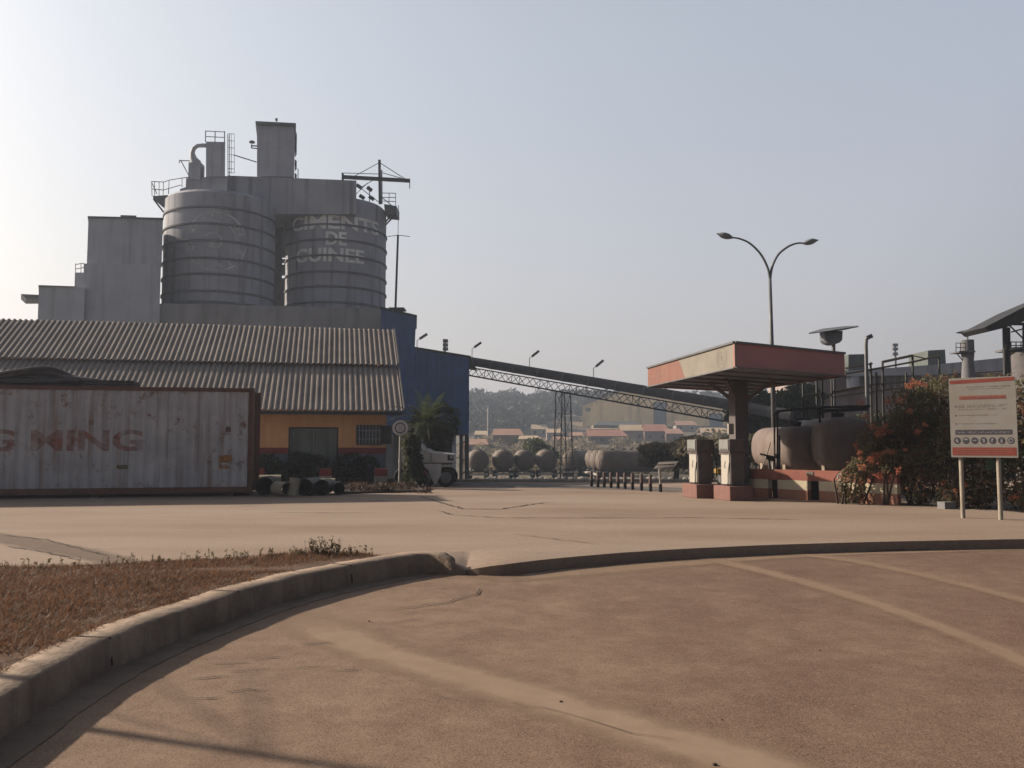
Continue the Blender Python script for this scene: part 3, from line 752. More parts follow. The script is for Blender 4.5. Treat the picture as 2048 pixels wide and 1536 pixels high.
# ================================================================== PIPES BESIDE THE CONTAINER
M_cream = pm('cream_pipe', (.52, .46, .34), (.42, .37, .27), scale=3, rough=.6)
M_black = pm('black_pipe', (.07, .065, .07), (.045, .04, .045), scale=3, rough=.5)
def ring_pipe(name, c, ax, r, L, mat, label, group='short pipe lengths beside the container', th_=.018):
    ax = Vector(ax).normalized(); g = MB(); up_ = Z if abs(ax.z) < .9 else V(1, 0, 0)
    sx = up_.cross(ax).normalized(); sy = ax.cross(sx); n = 24
    prof = [(r, -L / 2), (r, L / 2), (r - th_, L / 2), (r - th_, -L / 2)]
    for rr_, h in prof:
        for k in range(n):
            a = 2 * math.pi * k / n; g.v.append(Vector(c) + ax * h + (sx * math.cos(a) + sy * math.sin(a)) * rr_)
    for i in range(4):
        for k in range(n):
            k2 = (k + 1) % n; j = (i + 1) % 4; g.f.append((i * n + k, i * n + k2, j * n + k2, j * n + k))
    if mat is M_black:  # black disc added inside the bore so the open end looks dark
        b0_ = len(g.v)
        for k in range(n):
            a = 2 * math.pi * k / n; g.v.append(Vector(c) - ax * L * .25 + (sx * math.cos(a) + sy * math.sin(a)) * (r - th_ * .5))
        g.f.append(tuple(range(b0_, b0_ + n)))
    return tag(g.build(name, mat, smooth=True), label, 'pipe', group)
def gp(px, py, z=0):
    p = G(px, py, 0); return V(p.x, p.y, z)
p = gp(524, 991); ring_pipe('pipe', (p.x, p.y + .5, .27), (.15, -1, 0), .27, 1.1, M_black, 'wide black pipe lying end-on against the container corner')
p = gp(519, 985); ring_pipe('pipe', (p.x - .1, p.y + .9, .26), (1, .25, 0), .25, 1.0, M_cream, 'cream pipe half hidden behind the leftmost black pipe')
p = gp(558, 993); ring_pipe('pipe', (p.x, p.y + .3, .21), (.62, -.75, 0), .20, .75, M_cream, 'slanting cream pipe with its open end towards the plaza')
p = gp(583, 993); ring_pipe('pipe', (p.x, p.y + .25, .26), (.12, .12, 1), .16, .52, M_cream, 'cream pipe standing upright among the lying pipes')
p = gp(612, 992); ring_pipe('pipe', (p.x, p.y + .5, .26), (-.12, -1, 0), .25, 1.0, M_black, 'large black pipe lying right of the upright cream pipe')
p = gp(642, 991); ring_pipe('pipe', (p.x, p.y + .5, .235), (.05, -1, 0), .225, 1.0, M_black, 'middle sized black pipe between two others right of the upright one')
p = gp(670, 990); ring_pipe('pipe', (p.x, p.y + .45, .19), (.25, -1, 0), .18, .9, M_black, 'smallest black pipe at the right end of the pipe row')
p = gp(632, 984); ring_pipe('pipe', (p.x, p.y + .9, .21), (1, .2, 0), .18, .8, M_cream, 'pale pipe lying crosswise behind the black pipes')

# ================================================================== PAINTED POSTS, ROUND SIGN, PLANTS
M_wht = pm('worn_white', (.50, .47, .43), (.38, .35, .31), scale=5)
def block(px, py, wpx, lab):
    p = G(px, py, 0); wd = wpx / F * p.y
    t_ = thing('barrier_block', V(p.x, p.y, 0), lab, 'concrete block', 'red and white concrete blocks before the office')
    g = MB(); g.box((p.x, p.y, .09 * 2), (wd, wd, .36), ANG); g.build('base', M_wht, t_, bevel=.02)
    g = MB(); g.box((p.x, p.y, .36 + .13), (wd * .97, wd * .97, .26), ANG); g.build('top', M_wred, t_, bevel=.02)
block(516, 972, 25, 'red and white block nearest the container')
block(651, 972, 25, 'red and white block in front of the office double door')
block(762, 972, 25, 'red and white block left of the round sign post')
block(845, 974, 15, 'narrow red and white block right of the round sign post')
# round sign
sp0 = G(799, 975, 0); sY = sp0.y
rs = thing('round_sign', sp0, 'round white sign with a dark emblem on a pale post', 'sign')
g = MB(); top = P(801, 872, sY); g.tube([V(sp0.x, sY, 0), V(top.x, sY, top.z)], .045, 10); g.build('post', M_pale, rs, smooth=True)
c = P(801, 856, sY); r_ = 16.5 / F * sY
g = MB(); g.lathe((c.x, sY - .05, c.z), [(r_, -.02), (r_, .0)], 40, 'Y'); g.build('disc', pm('sign_white', (1.1, 1.05, 1.0), (.9, .85, .8), scale=6), rs)
def annul(cx_, y, cz, r0, r1, a0=0, a1=2 * math.pi, n=40):
    g = MB()
    for k in range(n):
        t0 = a0 + (a1 - a0) * k / n; t1 = a0 + (a1 - a0) * (k + 1) / n
        g.quad(V(cx_ + r0 * math.cos(t0), y, cz + r0 * math.sin(t0)), V(cx_ + r1 * math.cos(t0), y, cz + r1 * math.sin(t0)),
               V(cx_ + r1 * math.cos(t1), y, cz + r1 * math.sin(t1)), V(cx_ + r0 * math.cos(t1), y, cz + r0 * math.sin(t1)))
    return g
M_ring = pm('sign_ring', (.30, .22, .20), (.2, .16, .15), scale=5)
annul(c.x, sY - .073, c.z, r_ * .52, r_ * .68).build('ring', M_ring, rs, recalc=False)
annul(c.x, sY - .073, c.z, r_ * .93, r_ * .99).build('rim', M_ring, rs, recalc=False)
g = MB()
for a in (.9, 2.2, 4.2, 5.6):
    g.bar(V(c.x, sY - .076, c.z), V(c.x + math.cos(a) * r_ * .42, sY - .076, c.z + math.sin(a) * r_ * .42), .05, .004)
g.build('emblem', M_ring, rs)

def shrub(name, blobs, n, size, mat, label, group=None, cat='shrub', stem=None, seed=1):
    rn = random.Random(seed); g = MB(); g.leaves(blobs, n, size, rnd=rn)
    c = blobs[0][0]; t_ = thing(name, V(c[0], c[1], 0), label, cat, group)
    g.build('foliage', mat, t_, recalc=False)
    g = MB()
    for (bc, br) in blobs:
        for k in range(3):
            e = V(bc[0] + rn.uniform(-.6, .6) * br[0], bc[1] + rn.uniform(-.4, .4) * br[1], bc[2] + rn.uniform(-.3, .6) * br[2])
            b0 = V(bc[0] + rn.uniform(-.1, .1), bc[1], 0 if bc[1] < 33 else terrain(bc[0], bc[1]))
            g.tube([b0, b0.lerp(e, .5) + V(rn.uniform(-.08, .08), 0, .05), e], [.03, .02, .008], 5)
    g.build('stems', pm('bark', (.11, .08, .06), (.07, .05, .04)), t_)
    return t_
M_lf = leaf_mat('leaf_green', (.10, .13, .05), (.05, .065, .032))
M_lfd = leaf_mat('leaf_dark', (.085, .095, .05), (.045, .05, .035))
M_lfb = leaf_mat('leaf_brown', (.07, .042, .028), (.035, .025, .02))
def wp(px, py, Y): q = P(px, py, Y); return (q.x, q.y, q.z)
shrub('shrub', [(wp(535, 932, 31.75), (.55, .35, .5)), (wp(562, 945, 31.8), (.5, .35, .4))], 1500, .06, M_lf, 'green shrub right beside the container end', 'shrubs along the office wall', seed=2)
shrub('shrub', [(wp(600, 925, 32.0), (.55, .35, .45)), (wp(632, 935, 32.0), (.5, .35, .5))], 1800, .06, M_lfd, 'dark shrub in front of the office double door', 'shrubs along the office wall', seed=3)
shrub('shrub', [(wp(700, 930, 32.3), (.6, .35, .5)), (wp(735, 935, 32.4), (.5, .3, .5)), (wp(690, 945, 32.2), (.6, .3, .4))], 2200, .06, M_lfd, 'dark shrub below the barred window', 'shrubs along the office wall', seed=4)
# bed of low brown ground cover
g = MB(); rn = random.Random(9); bl = []
for i in range(60):
    px = rn.uniform(688, 846); py = rn.uniform(968, 986); q = G(px, py, 0); bl.append(((q.x, q.y, .08), (.35, .35, .10 + rn.uniform(0, .08))))
g.leaves(bl, 9000, .045, rnd=rn)
tag(g.build('ground_cover', M_lfb, recalc=False), 'bed of low brownish plants before the round sign', 'ground cover', kind='stuff')
g = MB(); g.prism([(G(684, 988).x, G(684, 988).y), (G(852, 984).x, G(852, 984).y), (G(850, 972).x, G(850, 972).y), (G(690, 972).x, G(690, 972).y)], .003, .06)
tag(g.build('planting_soil', pm('bed_soil', (.09, .06, .045), (.05, .035, .03), scale=5, bump=.5)), kind='structure')

# palm
pc = P(853, 830, 31.8); pb = V(pc.x, pc.y, 0)
pt = thing('palm_tree', pb, 'bushy green palm between the office roof and the blue building', 'palm tree')
g = MB(); g.tube([pb, pb + V(.05, 0, .8), pb + V(.02, .05, 1.5), V(pc.x, pc.y, 2.25)], [.17, .14, .12, .1], 10)
g.build('trunk', pm('palm_bark', (.12, .09, .065), (.07, .055, .04), scale=8, bump=.5), pt, smooth=True)
rn = random.Random(21); g = MB()
def frond(g, base, az, el, L, droop, lw=.32, nleaf=26):
    pts = []; p = Vector(base); d = V(math.cos(az) * math.cos(el), math.sin(az) * math.cos(el), math.sin(el)); n = 12
    for i in range(n + 1):
        pts.append(p.copy()); p = p + d * (L / n); d = (d + V(0, 0, -droop / n)).normalized()
    g.tube(pts, [.014 * (1 - i / (n + 2)) + .003 for i in range(n + 1)], 4)
    for k in range(nleaf):
        q = .12 + .88 * k / nleaf; i = min(int(q * n), n - 1); c = pts[i].lerp(pts[i + 1], q * n - i); tn = (pts[i + 1] - pts[i]).normalized()
        sd_ = tn.cross(Z).normalized(); ll = lw * math.sin(math.pi * min(1, q * .9 + .15)) * rn.uniform(.8, 1.15)
        for s_ in (-1, 1):
            e = c + (sd_ * s_ + tn * .7 + Z * rn.uniform(-.45, .05)).normalized() * ll
            g.quad(c - tn * .012, c + tn * .012, e.lerp(c, .45) + tn * .022, e)
for i in range(46):
    frond(g, V(pc.x, pc.y, 2.2), rn.uniform(0, 6.28), rn.uniform(-.2, 1.3), rn.uniform(1.0, 1.95), rn.uniform(.9, 2.1))
g.build('fronds', leaf_mat('palm_leaf', (.075, .095, .038), (.035, .045, .024)), pt, recalc=False)
shrub('shrub', [(wp(826, 905, 32.2), (.5, .4, .8)), (wp(820, 870, 32.5), (.45, .4, .6)), (wp(880, 870, 33.0), (.6, .4, .6)), (wp(848, 880, 33), (.6, .4, .6))], 4200, .06, M_lfd,
      'tall dark shrub under the palm fronds', seed=6)
shrub('shrub', [(wp(826, 935, 28.9), (.36, .35, .55)), (wp(822, 890, 28.9), (.34, .35, .45)), (wp(838, 962, 28.7), (.3, .25, .25))], 5200, .05, M_lfd, 'dark leafy shrub right of the round sign post, covering the pickup cab', seed=62)
shrub('shrub', [(wp(885, 842, 34.5), (.75, .5, .75)), (wp(868, 865, 34.3), (.6, .4, .6)), (wp(850, 850, 34), (.6, .4, .7))], 3600, .065, M_lf, 'leafy shrub rising behind the white pickup against the blue building', seed=61)

# white pickup under the palm
tp = G(866, 974, 0); tY = tp.y
pk = thing('pickup_truck', tp, 'small white pickup truck parked under the palm', 'truck')
M_wp = pm('white_car_paint', (.80, .79, .80), (.62, .60, .60), scale=3, rough=.45)
def T_(px, py, dy=0): q = P(px, py, tY); return V(q.x, q.y + dy, q.z)
g = MB()   # body side silhouette extruded back: bonnet to the right, cab to the left
g.extr([T_(906, 926), T_(907, 908), T_(862, 903), T_(852, 897), T_(800, 897), T_(796, 926)], V(0, 1.6, 0)); g.build('body', M_wp, pk, bevel=.04)
g = MB(); g.extr([T_(846, 897.5, .1), T_(836, 878, .14), T_(800, 876, .14), T_(797, 897.5, .1)], V(0, 1.4, 0)); cb = g.build('cab', M_wp, pk, bevel=.03)
M_gl = pm('dark_glass', ())
g = MB(); g.extr([T_(841, 894, .09), T_(834, 881, .11), T_(822, 880.5, .11), T_(822, 894, .09)], V(0, .04, 0)); g.build('side_window', M_gl, cb)
g = MB(); g.extr([T_(819, 894, .09), T_(819, 880.5, .11), T_(804, 880, .11), T_(803, 894, .09)], V(0, .04, 0)); g.build('side_window', M_gl, cb)
g = MB(); g.extr([T_(907.5, 921, .0), T_(907.5, 911, .0), T_(895, 910, -.01), T_(895, 921, -.01)], V(0, .02, 0)); g.build('grille', M_dark, pk)
g = MB(); g.bar(T_(862, 905, -.012), T_(862, 925, -.012), .015, .02); g.build('panel_seam', M_dark, pk)
g = MB(); g.extr([T_(883, 927.5), T_(882, 950), T_(872, 968), T_(867, 966), T_(856, 940), T_(846, 931), T_(836, 930), T_(836, 927.5)], V(0, .12, 0)); g.build('fender', M_wp, pk)
g = MB(); g.box(T_(895, 932, .4), (.42, .9, .09)); g.build('bumper', M_pale, pk, bevel=.02)
g = MB(); g.box(T_(845, 948, .8), (1.6, 1.2, .2)); g.build('chassis', M_dark, pk)
for (px, dy) in ((892, .1), (852, .1), (892, 1.35), (806, .1)):
    q = T_(px, 955, dy); r_ = .33; q.z = r_
    g = MB(); g.lathe(q, [(r_ * .6, -.09), (r_ * .94, -.1), (r_, -.06), (r_, .06), (r_ * .94, .1), (r_ * .6, .09)], 28, 'Y'); wh = g.build('wheel', M_rubber, pk, smooth=True)
    g = MB(); g.lathe(q, [(r_ * .2, -.1), (r_ * .5, -.08), (r_ * .6, -.092)], 20, 'Y'); g.build('rim', M_grey, wh)
g = MB(); g.box(T_(903, 914, -.01), (.1, .03, .09)); g.build('headlight', M_pale, pk)

# ================================================================== SILOS AND CEMENT PLANT
def px2x(px, Y): return (px - CX) / F * Y
def z_at(py, Y): return P(CX, py, Y).z
R_S = 4.62
sil = []
for (pxc, Yc, lab) in ((432, 73, 'left banded concrete silo with the faint round emblem'), (668, 78.5, 'right banded concrete silo with three lines of faded lettering')):
    c = V(px2x(pxc, Yc), Yc, 0); sil.append(c)
    s0 = thing('silo', V(c.x, c.y, terrain(c.x, c.y)), lab, 'silo', 'twin concrete silos')
    zt = 22.3 if pxc < 500 else 23.35; zb = -2
    g = MB(); g.lathe(c, [(R_S, zb), (R_S, zt), (R_S - .25, zt + .25), (R_S - .3, zt + .25)], 96); sh = g.build('shell', M_silo, s0, smooth=True)
    yb = [413, 446, 480, 515, 547, 581, 603]
    for yy in yb:
        zz = z_at(yy, 73 - R_S)
        g = MB(); g.lathe(c, [(R_S + .01, zz - .11), (R_S + .10, zz - .09), (R_S + .10, zz + .05), (R_S + .01, zz + .09)], 96, caps=False); g.build('band', M_band, s0, smooth=True)
    sil.append(s0)
cL, oL, cR, oR = sil
M_fw = pm('faded_white_paint', (1.65, 1.65, 1.6), (1.4, 1.4, 1.35), scale=.6, rough=.9, space='World', fade=(1, .9, .7))
def on_silo(c, a0, z0): return lambda x, z: V(c.x + (R_S + .03) * math.sin(a0 + x / R_S), c.y - (R_S + .03) * math.cos(a0 + x / R_S), z0 + z)
scut = lambda wd: [wd * k / 40 for k in range(1, 40)]
def ang(px, c):   # angle on the silo front seen at px
    best = 0; bd = 1e9
    for k in range(-88, 89):
        a = R(k); q = (c.x + R_S * math.sin(a)) / (c.y - R_S * math.cos(a)) * F + CX
        if abs(q - px) < bd: bd = abs(q - px); best = a
    return best
for s_, x0, x1, y0, y1 in (('CIMENTS', 578, 752, 433, 461), ('DE', 645, 688, 466, 493), ('GUINEE', 588, 724, 498, 526)):
    a0, a1 = ang(x0, cR), ang(x1, cR); Yf = cR.y - R_S + .6; z0 = z_at(y1, Yf); z1 = z_at(y0, Yf)
    put_text('lettering', s_, z1 - z0, on_silo(cR, a0, z0), M_fw, oR, width=(a1 - a0) * R_S, cuts=scut, offset=.03)
# emblem on the left silo
M_fw2 = pm('faint_white_paint', (1.6, 1.55, 1.5), (1.3, 1.28, 1.2), scale=.6, rough=.9, space='World', fade=(.75, .9, .25))
ea = ang(423, cL); ez = z_at(481, cL.y - R_S); ER = 2.5
def E_(x, z, lift=.03): a = ea + x / R_S; return V(cL.x + (R_S + lift) * math.sin(a), cL.y - (R_S + lift) * math.cos(a), ez + z)
def arc_mark(r0, r1, a0, a1, cx_=0, cz=0, n=60):
    g = MB()
    for k in range(n):
        t0 = a0 + (a1 - a0) * k / n; t1 = a0 + (a1 - a0) * (k + 1) / n
        g.quad(*[E_(cx_ + r * math.cos(t), cz + r * math.sin(t)) for r, t in ((r0, t0), (r1, t0), (r1, t1), (r0, t1))])
    return g
arc_mark(ER - .11, ER, 0, 2 * math.pi, n=90).build('emblem_ring', M_fw2, oL, recalc=False)
arc_mark(1.62, 1.70, .2, 1.9).build('emblem_arc', M_fw2, oL, recalc=False)
arc_mark(.62, .74, -1.2, 2.7, -.25, .0).build('emblem_arc', M_fw2, oL, recalc=False)
g = MB(); st = []
for k in range(10):
    r = .42 if k % 2 == 0 else .17; a = math.pi / 2 + k * math.pi / 5; st.append((-.3 + r * math.cos(a), -.35 + r * math.sin(a)))
for k in range(10):
    a_, b_ = st[k], st[(k + 1) % 10]; g.tri(E_(-.3, -.35), E_(*a_), E_(*b_))
g.build('emblem_star', M_fw2, oL, recalc=False)
word = 'CIMENTS DE GUINEE '
for i, ch in enumerate(word):
    if ch == ' ': continue
    th0 = math.pi * .5 + 1.9 - i * 2 * math.pi / len(word)
    def mf(x, z, th0=th0):
        r = 1.86 + z; q = (x - .16) / 2.1; a = th0 - q; return E_(r * math.cos(a), r * math.sin(a))
    put_text('lettering', ch, .42, mf, M_fw2, oL, offset=.02)

# deck house across the silo tops, towers, ducts, cranes
def sdir(px, depth): return V((px - CX) / F * depth * 1.02, depth, 0)
def pbox(name, px0, px1, py0, py1, Y, depth, mat, parent, slant=0, zb=None, ang_=0):
    a = P(px0, py0, Y); b_ = P(px1, py0 + slant, Y); z0 = P(px0, py1, Y).z if zb is None else zb
    g = MB(); d = sdir((px0 + px1) / 2, depth)
    g.extr([V(a.x, Y, z0), V(b_.x, Y, z0), V(b_.x, Y, b_.z), V(a.x, Y, a.z)], d); return g.build(name, mat, parent)
dk = thing('silo_headhouse', P(540, 400, 73), 'grey headhouse spanning both silo tops with two towers above', 'headhouse')
pbox('deck_wall', 455, 713, 351, 428, 73.5, 6, M_silo, dk, slant=10)
g = MB()
for (x0, x1, y0) in ((372, 455, 356), (360, 372, 378)):
    a = P(x0, y0, 72.5); b_ = P(x1, y0 - 4, 72.5); z0 = z_at(402, 72.5)
    g.extr([V(a.x, 72.5, z0), V(b_.x, 72.5, z0), V(b_.x, 72.5, b_.z), V(a.x, 72.5, a.z)], sdir(400, 5))
g.build('deck_step', M_silo, dk)
g = MB(); g.extr([P(514, 352, 74), P(588, 354, 74), P(590, 247, 74), P(514, 244, 74)], sdir(590, 4))
tw = g.build('tower', M_clad, dk)
g = MB(); g.extr([P(511, 247, 73.6), P(592, 250, 73.6), P(592, 246, 73.6), P(511, 242, 73.6)], sdir(592, 5)); g.extr([P(588.4, 250, 73.6), P(594, 271, 73.6), P(592.3, 272, 73.6), P(588.2, 262, 73.6)], sdir(592, 5)); g.build('roof', M_grey, tw)
for y in (262, 290, 318, 345):
    g = MB(); g.extr([P(589.2, y, 74.3), P(593.5, y + 4, 74.3), P(593.5, y + 12, 74.3), P(589.5, y + 18, 74.3)], sdir(592, 1)); g.build('side_box', M_grey, tw)
g = MB()
g.tube([P(553, 243, 75), P(553, 238, 75)], .06, 5); g.tube([P(551, 239, 75), P(555, 239, 75)], .12, 6)
g.build('roof_beacon', M_grey, tw)
g = MB(); g.tube([P(514, 292, 74.4), P(503, 291.5, 74.4)], .06, 6); g.tube([P(503, 296, 74.4), P(503, 289, 74.4)], .06, 6); g.tube([P(514, 297, 74.4), P(503, 296, 74.4)], .05, 6)
c = P(504, 284, 74.4); g.lathe(c, [(.05, -.12), (.25, -.08), (.27, .03), (.1, .12)], 16); g.build('lamp_bracket', M_dark, tw)
# dark stair shaft in the gap between the silos
pbox('link_shaft', 528, 567, 395, 625, 78, 2.2, M_band, dk, slant=0)
for y0_, y1_ in ((398, 418), (422, 429), (438, 448), (452, 513), (518, 524), (529, 549), (556, 628)):
    pbox('link_panel', 562, 582, y0_, y1_, 80.5, .6, M_band, dk)
# left filter tower
g = MB(); g.extr([P(412, 352, 72), P(450, 352, 72), P(450.5, 284, 72), P(412, 283, 72)], sdir(450, 2.2)); ft = g.build('filter_tower', M_clad, dk)
g = MB()
for x in (411, 430, 449): g.tube([P(x, 284, 72), P(x + .3, 262.5, 72)], .04, 5); g.tube([P(x, 284, 74.2), P(x + .3, 263, 74.2)], .04, 5)
for y in (262, 273):
    g.tube([P(411, y, 72), P(450, y + 2, 72), P(450, y + 2, 74.2), P(411, y, 74.2), P(411, y, 72)], .035, 5)
g.build('railing', M_dark, ft)
g = MB(); g.tube([P(395, 352, 72.8), P(396, 338, 72.8), P(392, 326, 72.8), P(387, 318, 72.8), P(385, 306, 72.8), P(388, 297, 72.8), P(395, 291.5, 72.8), P(404, 291, 72.8), P(413, 291, 72.8)],
              [.5, .5, .45, .33, .2, .18, .18, .18, .18], 12)
g.build('duct', M_clad, ft, smooth='all')
g = MB(); g.box(P(393, 345, 72.8), (1.05, 1.0, 1.5)); g.tube([P(385, 322, 72.8), P(359, 321, 72.8)], .05, 5); g.tube([P(362, 322, 72.8), P(378, 352, 72.8)], .05, 5); g.tube([P(359, 320, 72.8), P(358, 326, 72.8)], .05, 5)
g.build('fan_housing', M_clad, ft)
# caged ladder
g = MB()
for x in (456, 459.5): g.tube([P(x, 352, 72), P(x - .5, 268, 72)], .03, 5)
for k in range(24): g.tube([P(456, 350 - k * 3.4, 72), P(459.5, 350 - k * 3.4, 72)], .015, 4)
for y in (267, 281, 295, 309, 323, 337, 345): g.tube([P(456, y, 72), P(460, y + .5, 71.4), P(468, y + 1, 71.5), P(469, y + .8, 72.1)], .022, 4)
for x in (463, 468.5): g.tube([P(x, 267, 71.5), P(x, 346, 71.5)], .02, 4)
g.build('caged_ladder', M_dark, ft)
g = MB(); g.tube([P(468, 310, 72), P(513, 324, 73.8)], .05, 5); g.tube([P(590, 338, 74.5), P(596, 338, 74.5), P(596, 357, 74.5)], .04, 5); g.build('brace', M_dark, dk)
# hoist crane on the right silo
cr = thing('roof_crane', P(760, 405, 77), 'dark mast crane with stays on top of the right silo', 'crane')
g = MB(); g.bar(P(760, 408, 77), P(759, 320, 77), .22); g.bar(P(764, 408, 77), P(763.5, 340, 77), .1); g.build('mast', M_dark, cr)
g = MB(); g.bar(P(685, 354, 77), P(820, 361.5, 77), .3, .3); g.bar(P(685.5, 346, 77), P(685.5, 364, 77), .18); g.bar(P(819.5, 361, 77), P(819.5, 377, 77), .07); g.build('jib', M_dark, cr)
g = MB()
for a, b_ in (((759, 325), (812, 359)), ((759, 325), (704, 355)), ((688, 346), (758, 348)), ((763, 345), (812, 359)), ((720, 376), (760, 352)), ((760, 392), (785, 412)), ((735, 366), (708, 392)), ((716, 372), (757, 404))):
    g.tube([P(*a, 77), P(*b_, 77)], .035, 4)
g.build('stays', M_dark, cr)
g = MB()
for x, y in ((718, 373), (724, 394), (739, 378), (743, 396)): g.box(P(x, y, 76.6), (.5, .3, .3), mat=Matrix.Rotation(.6, 3, 'Y'))
g.bar(P(739, 405, 76.8), P(739, 372, 76.8), .07); g.build('winch_gear', M_dark, cr)
# side galleries
def gallery(name, cs, floorp, lab, brackets, rails):
    t_ = thing(name, P(*floorp[0]), lab, 'platform')
    g = MB(); g.extr([P(*q) for q in floorp], V(0, 2.0, 0)); g.build('platform', M_grey, t_)
    g = MB()
    for a, b_ in brackets: g.bar(P(*a), P(*b_), .12)
    g.build('bracket', M_dark, t_)
    g = MB()
    for a, b_ in rails: g.tube([P(*a), P(*b_)], .035, 4)
    g.build('railing', M_dark, t_)
gallery('side_platform', cR, [(770, 427, 77), (793, 429, 77), (793, 412, 77), (768, 408, 77)], 'railed platform sticking out from the right silo top',
        [((790, 430, 77), (771, 450, 77)), ((783, 430, 77), (771, 444, 77))],
        [((764, 386, 77), (791, 386.5, 77)), ((791, 386, 77), (791.5, 430, 77)), ((766, 402, 77), (791, 403, 77)), ((764, 395, 77), (791, 395, 77)), ((791.5, 388, 77), (791.5, 388, 79)), ((778, 386, 77), (778, 411, 77))])
gallery('side_platform', cL, [(305, 392, 71), (335, 390, 71), (335, 412, 71), (325, 414, 71), (307, 398, 71)], 'railed platform sticking out from the left silo top',
        [((307, 398, 71), (327, 424, 71))],
        [((303, 363, 71), (304, 392, 71)), ((303, 363, 71), (327, 364, 71)), ((327, 364, 71), (326, 391, 71)), ((327, 364, 71), (340, 360, 70.5)), ((340, 360, 70.5), (364, 356, 70)), ((364, 356, 70), (380, 354, 70)),
         ((338, 361, 70.5), (337, 388, 70.5)), ((364, 356, 70), (364, 374, 70)), ((304, 378, 71), (327, 380, 71)), ((304, 366, 71), (314, 388, 71)), ((309, 364, 71), (309, 392, 71)), ((327, 380, 71), (362, 370, 70)), ((318, 363, 71), (318, 392, 71))])
# lightning mast right of the silo
g = MB(); b0 = P(790, 960, 74); g.tube([V(b0.x, 74, -1.5), P(791, 615, 74), P(796, 470, 74)], [.12, .1, .09], 6); g.tube([P(796, 470, 74), P(797, 410, 74)], .025, 4); g.tube([P(775, 473, 74), P(797, 470.5, 74), P(820, 473, 74)], .03, 4)
tag(g.build('antenna_mast', M_dark), 'thin antenna mast right of the silos', 'mast')

# plinth under the silos
pl = thing('silo_plinth', V(px2x(520, 68), 68, -1.4), 'grey concrete base carrying both silos', 'concrete base')
g = MB(); z0 = -3
pf = [P(262, 660, 66.5), P(262, 645, 66.5), P(300, 611, 66.5), P(325, 606.5, 66.5), P(790, 617.5, 71), P(792, 668, 71)]
poly = [V(p_.x, p_.y, p_.z) for p_ in pf]
g.extr([V(pf[0].x, 66.5, z0)] + [V(p_.x, 66.5, p_.z) for p_ in pf[1:4]] + [V(px2x(325, 66.5), 66.5, z0)], V(0, 12, 0))
a = P(325, 606.5, 66.5); b_ = P(790, 617.5, 71.5)
g.extr([V(a.x, a.y, z0), V(a.x, a.y, a.z), V(b_.x, b_.y, b_.z), V(b_.x, b_.y, z0)], V(0, 12, 0))
g.build('plinth_body', pm('plinth_concrete', (.58, .55, .56), (.44, .42, .43), scale=.3, space='World', streak=((.13, .115, .11), .5, (.7, .7, .06))), pl)
g = MB(); g.box(P(795, 619, 71.4), (1.3, 1.6, .12)); g.build('ledge', M_dark, pl)

# left annexe blocks
an = thing('annexe_building', V(px2x(240, 64), 64, -1.2), 'stepped grey clad block at the left of the silos', 'building')
pbox('upper_block', 177, 326, 434, 530, 66, 5, M_clad, an, slant=6)
pbox('lower_block', 168, 322, 527, 640, 65.6, 6, M_clad, an, slant=2, zb=-2)
pbox('side_box', 150, 169, 545, 640, 66.2, 3, M_clad, an, zb=-2)
pbox('front_block', 78, 170, 572, 660, 65.2, 7, M_clad, an, slant=3, zb=-2)
pbox('roof_vent', 241, 273, 430, 437, 67, 2, M_grey, an, slant=1)
pbox('roof_edge', 77, 151, 570, 573, 65.0, 7.4, M_grey, an, slant=2.5)
pbox('roof_edge', 175.5, 327, 432, 435.5, 65.8, 5.4, M_grey, an, slant=6)
g = MB()
for x in (151, 162, 168): g.tube([P(x, 546, 66.2), P(x, 527, 66.2)], .03, 4)
for y in (527, 536): g.tube([P(151, y + 2, 66.2), P(168, y - 1, 66.2)], .03, 4)
g.build('railing', M_dark, an)
g = MB(); g.extr([P(42, 588, 65.3), P(78, 589.5, 65.3), P(78, 597, 65.3), P(52, 597, 65.3)], sdir(60, 2.5)); g.build('awning', M_grey, an)

# blue building
bb = thing('blue_building', V(px2x(870, 66), 66, terrain(0, 66)), 'dark blue clad transfer building at the start of the conveyor', 'building')
def corner(px, py, Y): return P(px, py, Y)
Yb0, Yb1 = 66, 78
xr0 = px2x(938, Yb0); xr1 = px2x(930, Yb1); xl = px2x(770, Yb0)
zl = z_at(692, Yb0); zr = z_at(713, Yb0); zo = z_at(868, Yb0)
g = MB()
n = len(g.v)
vv = [V(xl, Yb0, zo), V(xr0, Yb0, zo), V(xr0, Yb0, zr), V(px2x(832, Yb0), Yb0, z_at(694, Yb0)), V(xl, Yb0, z_at(688, Yb0))]
vb = [V(p_.x - (xr0 - xr1) * (1 if p_.x > xl + .1 else 0), Yb1, p_.z) for p_ in vv]
g.v += vv + vb; L = 5
g.f += [tuple(range(5)), tuple(range(9, 4, -1))] + [(i, i + 5, (i + 1) % 5 + 5, (i + 1) % 5) for i in range(5)]
